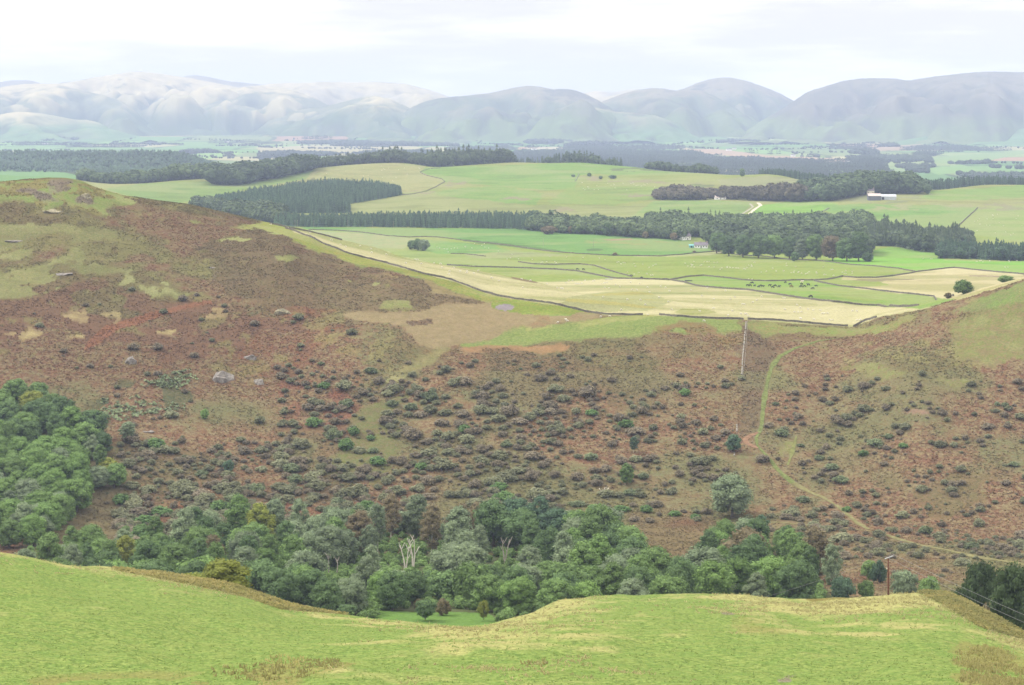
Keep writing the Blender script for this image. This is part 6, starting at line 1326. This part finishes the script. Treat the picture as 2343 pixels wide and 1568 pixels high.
for cx, cy, rx, ry, n, what in ((655,1513,46,12,420,'rush clump low on the near pasture'),(735,1521,50,12,380,'rush clump beside the first one'),(1225,1519,30,8,240,'small rush clump below the mound'),(600,1540,120,18,900,'loose rushes along the bottom of the pasture'),(2250,1505,70,24,1300,'dark rushy bank in the lower right of the pasture'),(2290,1548,100,26,1600,'wide rushy patch at the bottom edge')):
    grass('rushes', what, n//2, RUSH, .30, .16, 80+int(cx), lambda X,Y,px,py,cx=cx,cy=cy,rx=rx,ry=ry: ((px-cx)/rx)**2+((py-cy)/ry)**2 < 1+.4*fbm(X,Y,5,2), 170, 330, 4, cx-rx*1.3, cx+rx*1.3)
# ================================================================ SKY, SUN, HAZE, CAMERA
w = bpy.data.worlds.new('World'); scene.world = w; w.use_nodes = True
nt = w.node_tree; bg = nt.nodes['Background']
SUN_EL, SUN_AZ = R(43), R(-64)                          # azimuth from +Y, negative = left of the view
sky = N(nt, 'ShaderNodeTexSky'); sky.sky_type = 'NISHITA'; sky.sun_disc = False
sky.sun_elevation = SUN_EL; sky.sun_rotation = SUN_AZ
tc = N(nt, 'ShaderNodeTexCoord')
mp = N(nt, 'ShaderNodeMapping'); mp.inputs['Scale'].default_value = (1, 1, 8.0); nt.links.new(tc.outputs['Generated'], mp.inputs[0])
nz = N(nt, 'ShaderNodeTexNoise'); nz.inputs['Scale'].default_value = 5.6; nz.inputs['Detail'].default_value = 6; nz.inputs['Roughness'].default_value = .58
nt.links.new(mp.outputs[0], nz.inputs['Vector'])
sx = N(nt, 'ShaderNodeSeparateXYZ'); nt.links.new(tc.outputs['Generated'], sx.inputs[0])
cl = mixc(nt, maprange(nt, nz.outputs['Fac'], .40, .62, 0, 1, True), SKY_GREY, SKY_WHITE)
# an overcast sky grows brighter towards the zenith
up = maprange(nt, sx.outputs[2], 0.06, .85, 1.0, ZENITH)
cc = N(nt, 'ShaderNodeCombineColor')
for i in range(3): nt.links.new(up, cc.inputs[i])
cl = mixc(nt, 1.0, cl, cc.outputs[0], 'MULTIPLY')
nt.links.new(mixc(nt, .97, sky.outputs[0], cl), bg.inputs['Color'])
bg.inputs['Strength'].default_value = 0.1

sd = bpy.data.lights.new('sun', 'SUN'); sd.energy = SUN; sd.angle = R(6); sd.color = (1, .965, .90)
so = bpy.data.objects.new('sun', sd); COL.objects.link(so)
d = Vector((math.sin(SUN_AZ)*math.cos(SUN_EL), math.cos(SUN_AZ)*math.cos(SUN_EL), math.sin(SUN_EL)))
so.rotation_euler = d.to_track_quat('Z', 'Y').to_euler(); so.location = (0, 0, 900)

g = Geo(); x0, x1, y0, y1, z0, z1 = -5600, 5600, -60, 17600, min(float(Z.min()), -148.0)-1, 412
g.add([(x0,y0,z0),(x1,y0,z0),(x1,y1,z0),(x0,y1,z0),(x0,y0,z1),(x1,y0,z1),(x1,y1,z1),(x0,y1,z1)],
      [(0,3,2,1),(4,5,6,7),(0,1,5,4),(1,2,6,5),(2,3,7,6),(3,0,4,7)])
m = bpy.data.materials.new('haze'); m.use_nodes = True; nt = m.node_tree; nt.nodes.remove(nt.nodes['Principled BSDF'])
pv = N(nt, 'ShaderNodeVolumePrincipled'); pv.inputs['Density'].default_value = HAZE; pv.inputs['Color'].default_value = (*HAZE_COL, 1)
pv.inputs['Anisotropy'].default_value = 0.0
nt.links.new(pv.outputs[0], nt.nodes['Material Output'].inputs['Volume'])
tag(link('haze', g.mesh('haze'), m), kind='stuff')

cd = bpy.data.cameras.new('camera'); cam = bpy.data.objects.new('camera', cd); COL.objects.link(cam)
cam.location = (0, 0, 0); cam.rotation_euler = (R(90), 0, 0)
cd.sensor_width = 36; cd.lens = 36*F/2343; cd.shift_y = -(784-HZ)/2343
cd.clip_start = .1; cd.clip_end = 60000
scene.camera = cam
scene.view_settings.view_transform = 'Standard'; scene.view_settings.look = 'None'
scene.view_settings.exposure = EXPOSURE; scene.view_settings.gamma = 1
c = scene.cycles
c.max_bounces = 6; c.diffuse_bounces = 3; c.transmission_bounces = 3; c.transparent_max_bounces = 4; c.volume_bounces = 2
c.use_denoising = True
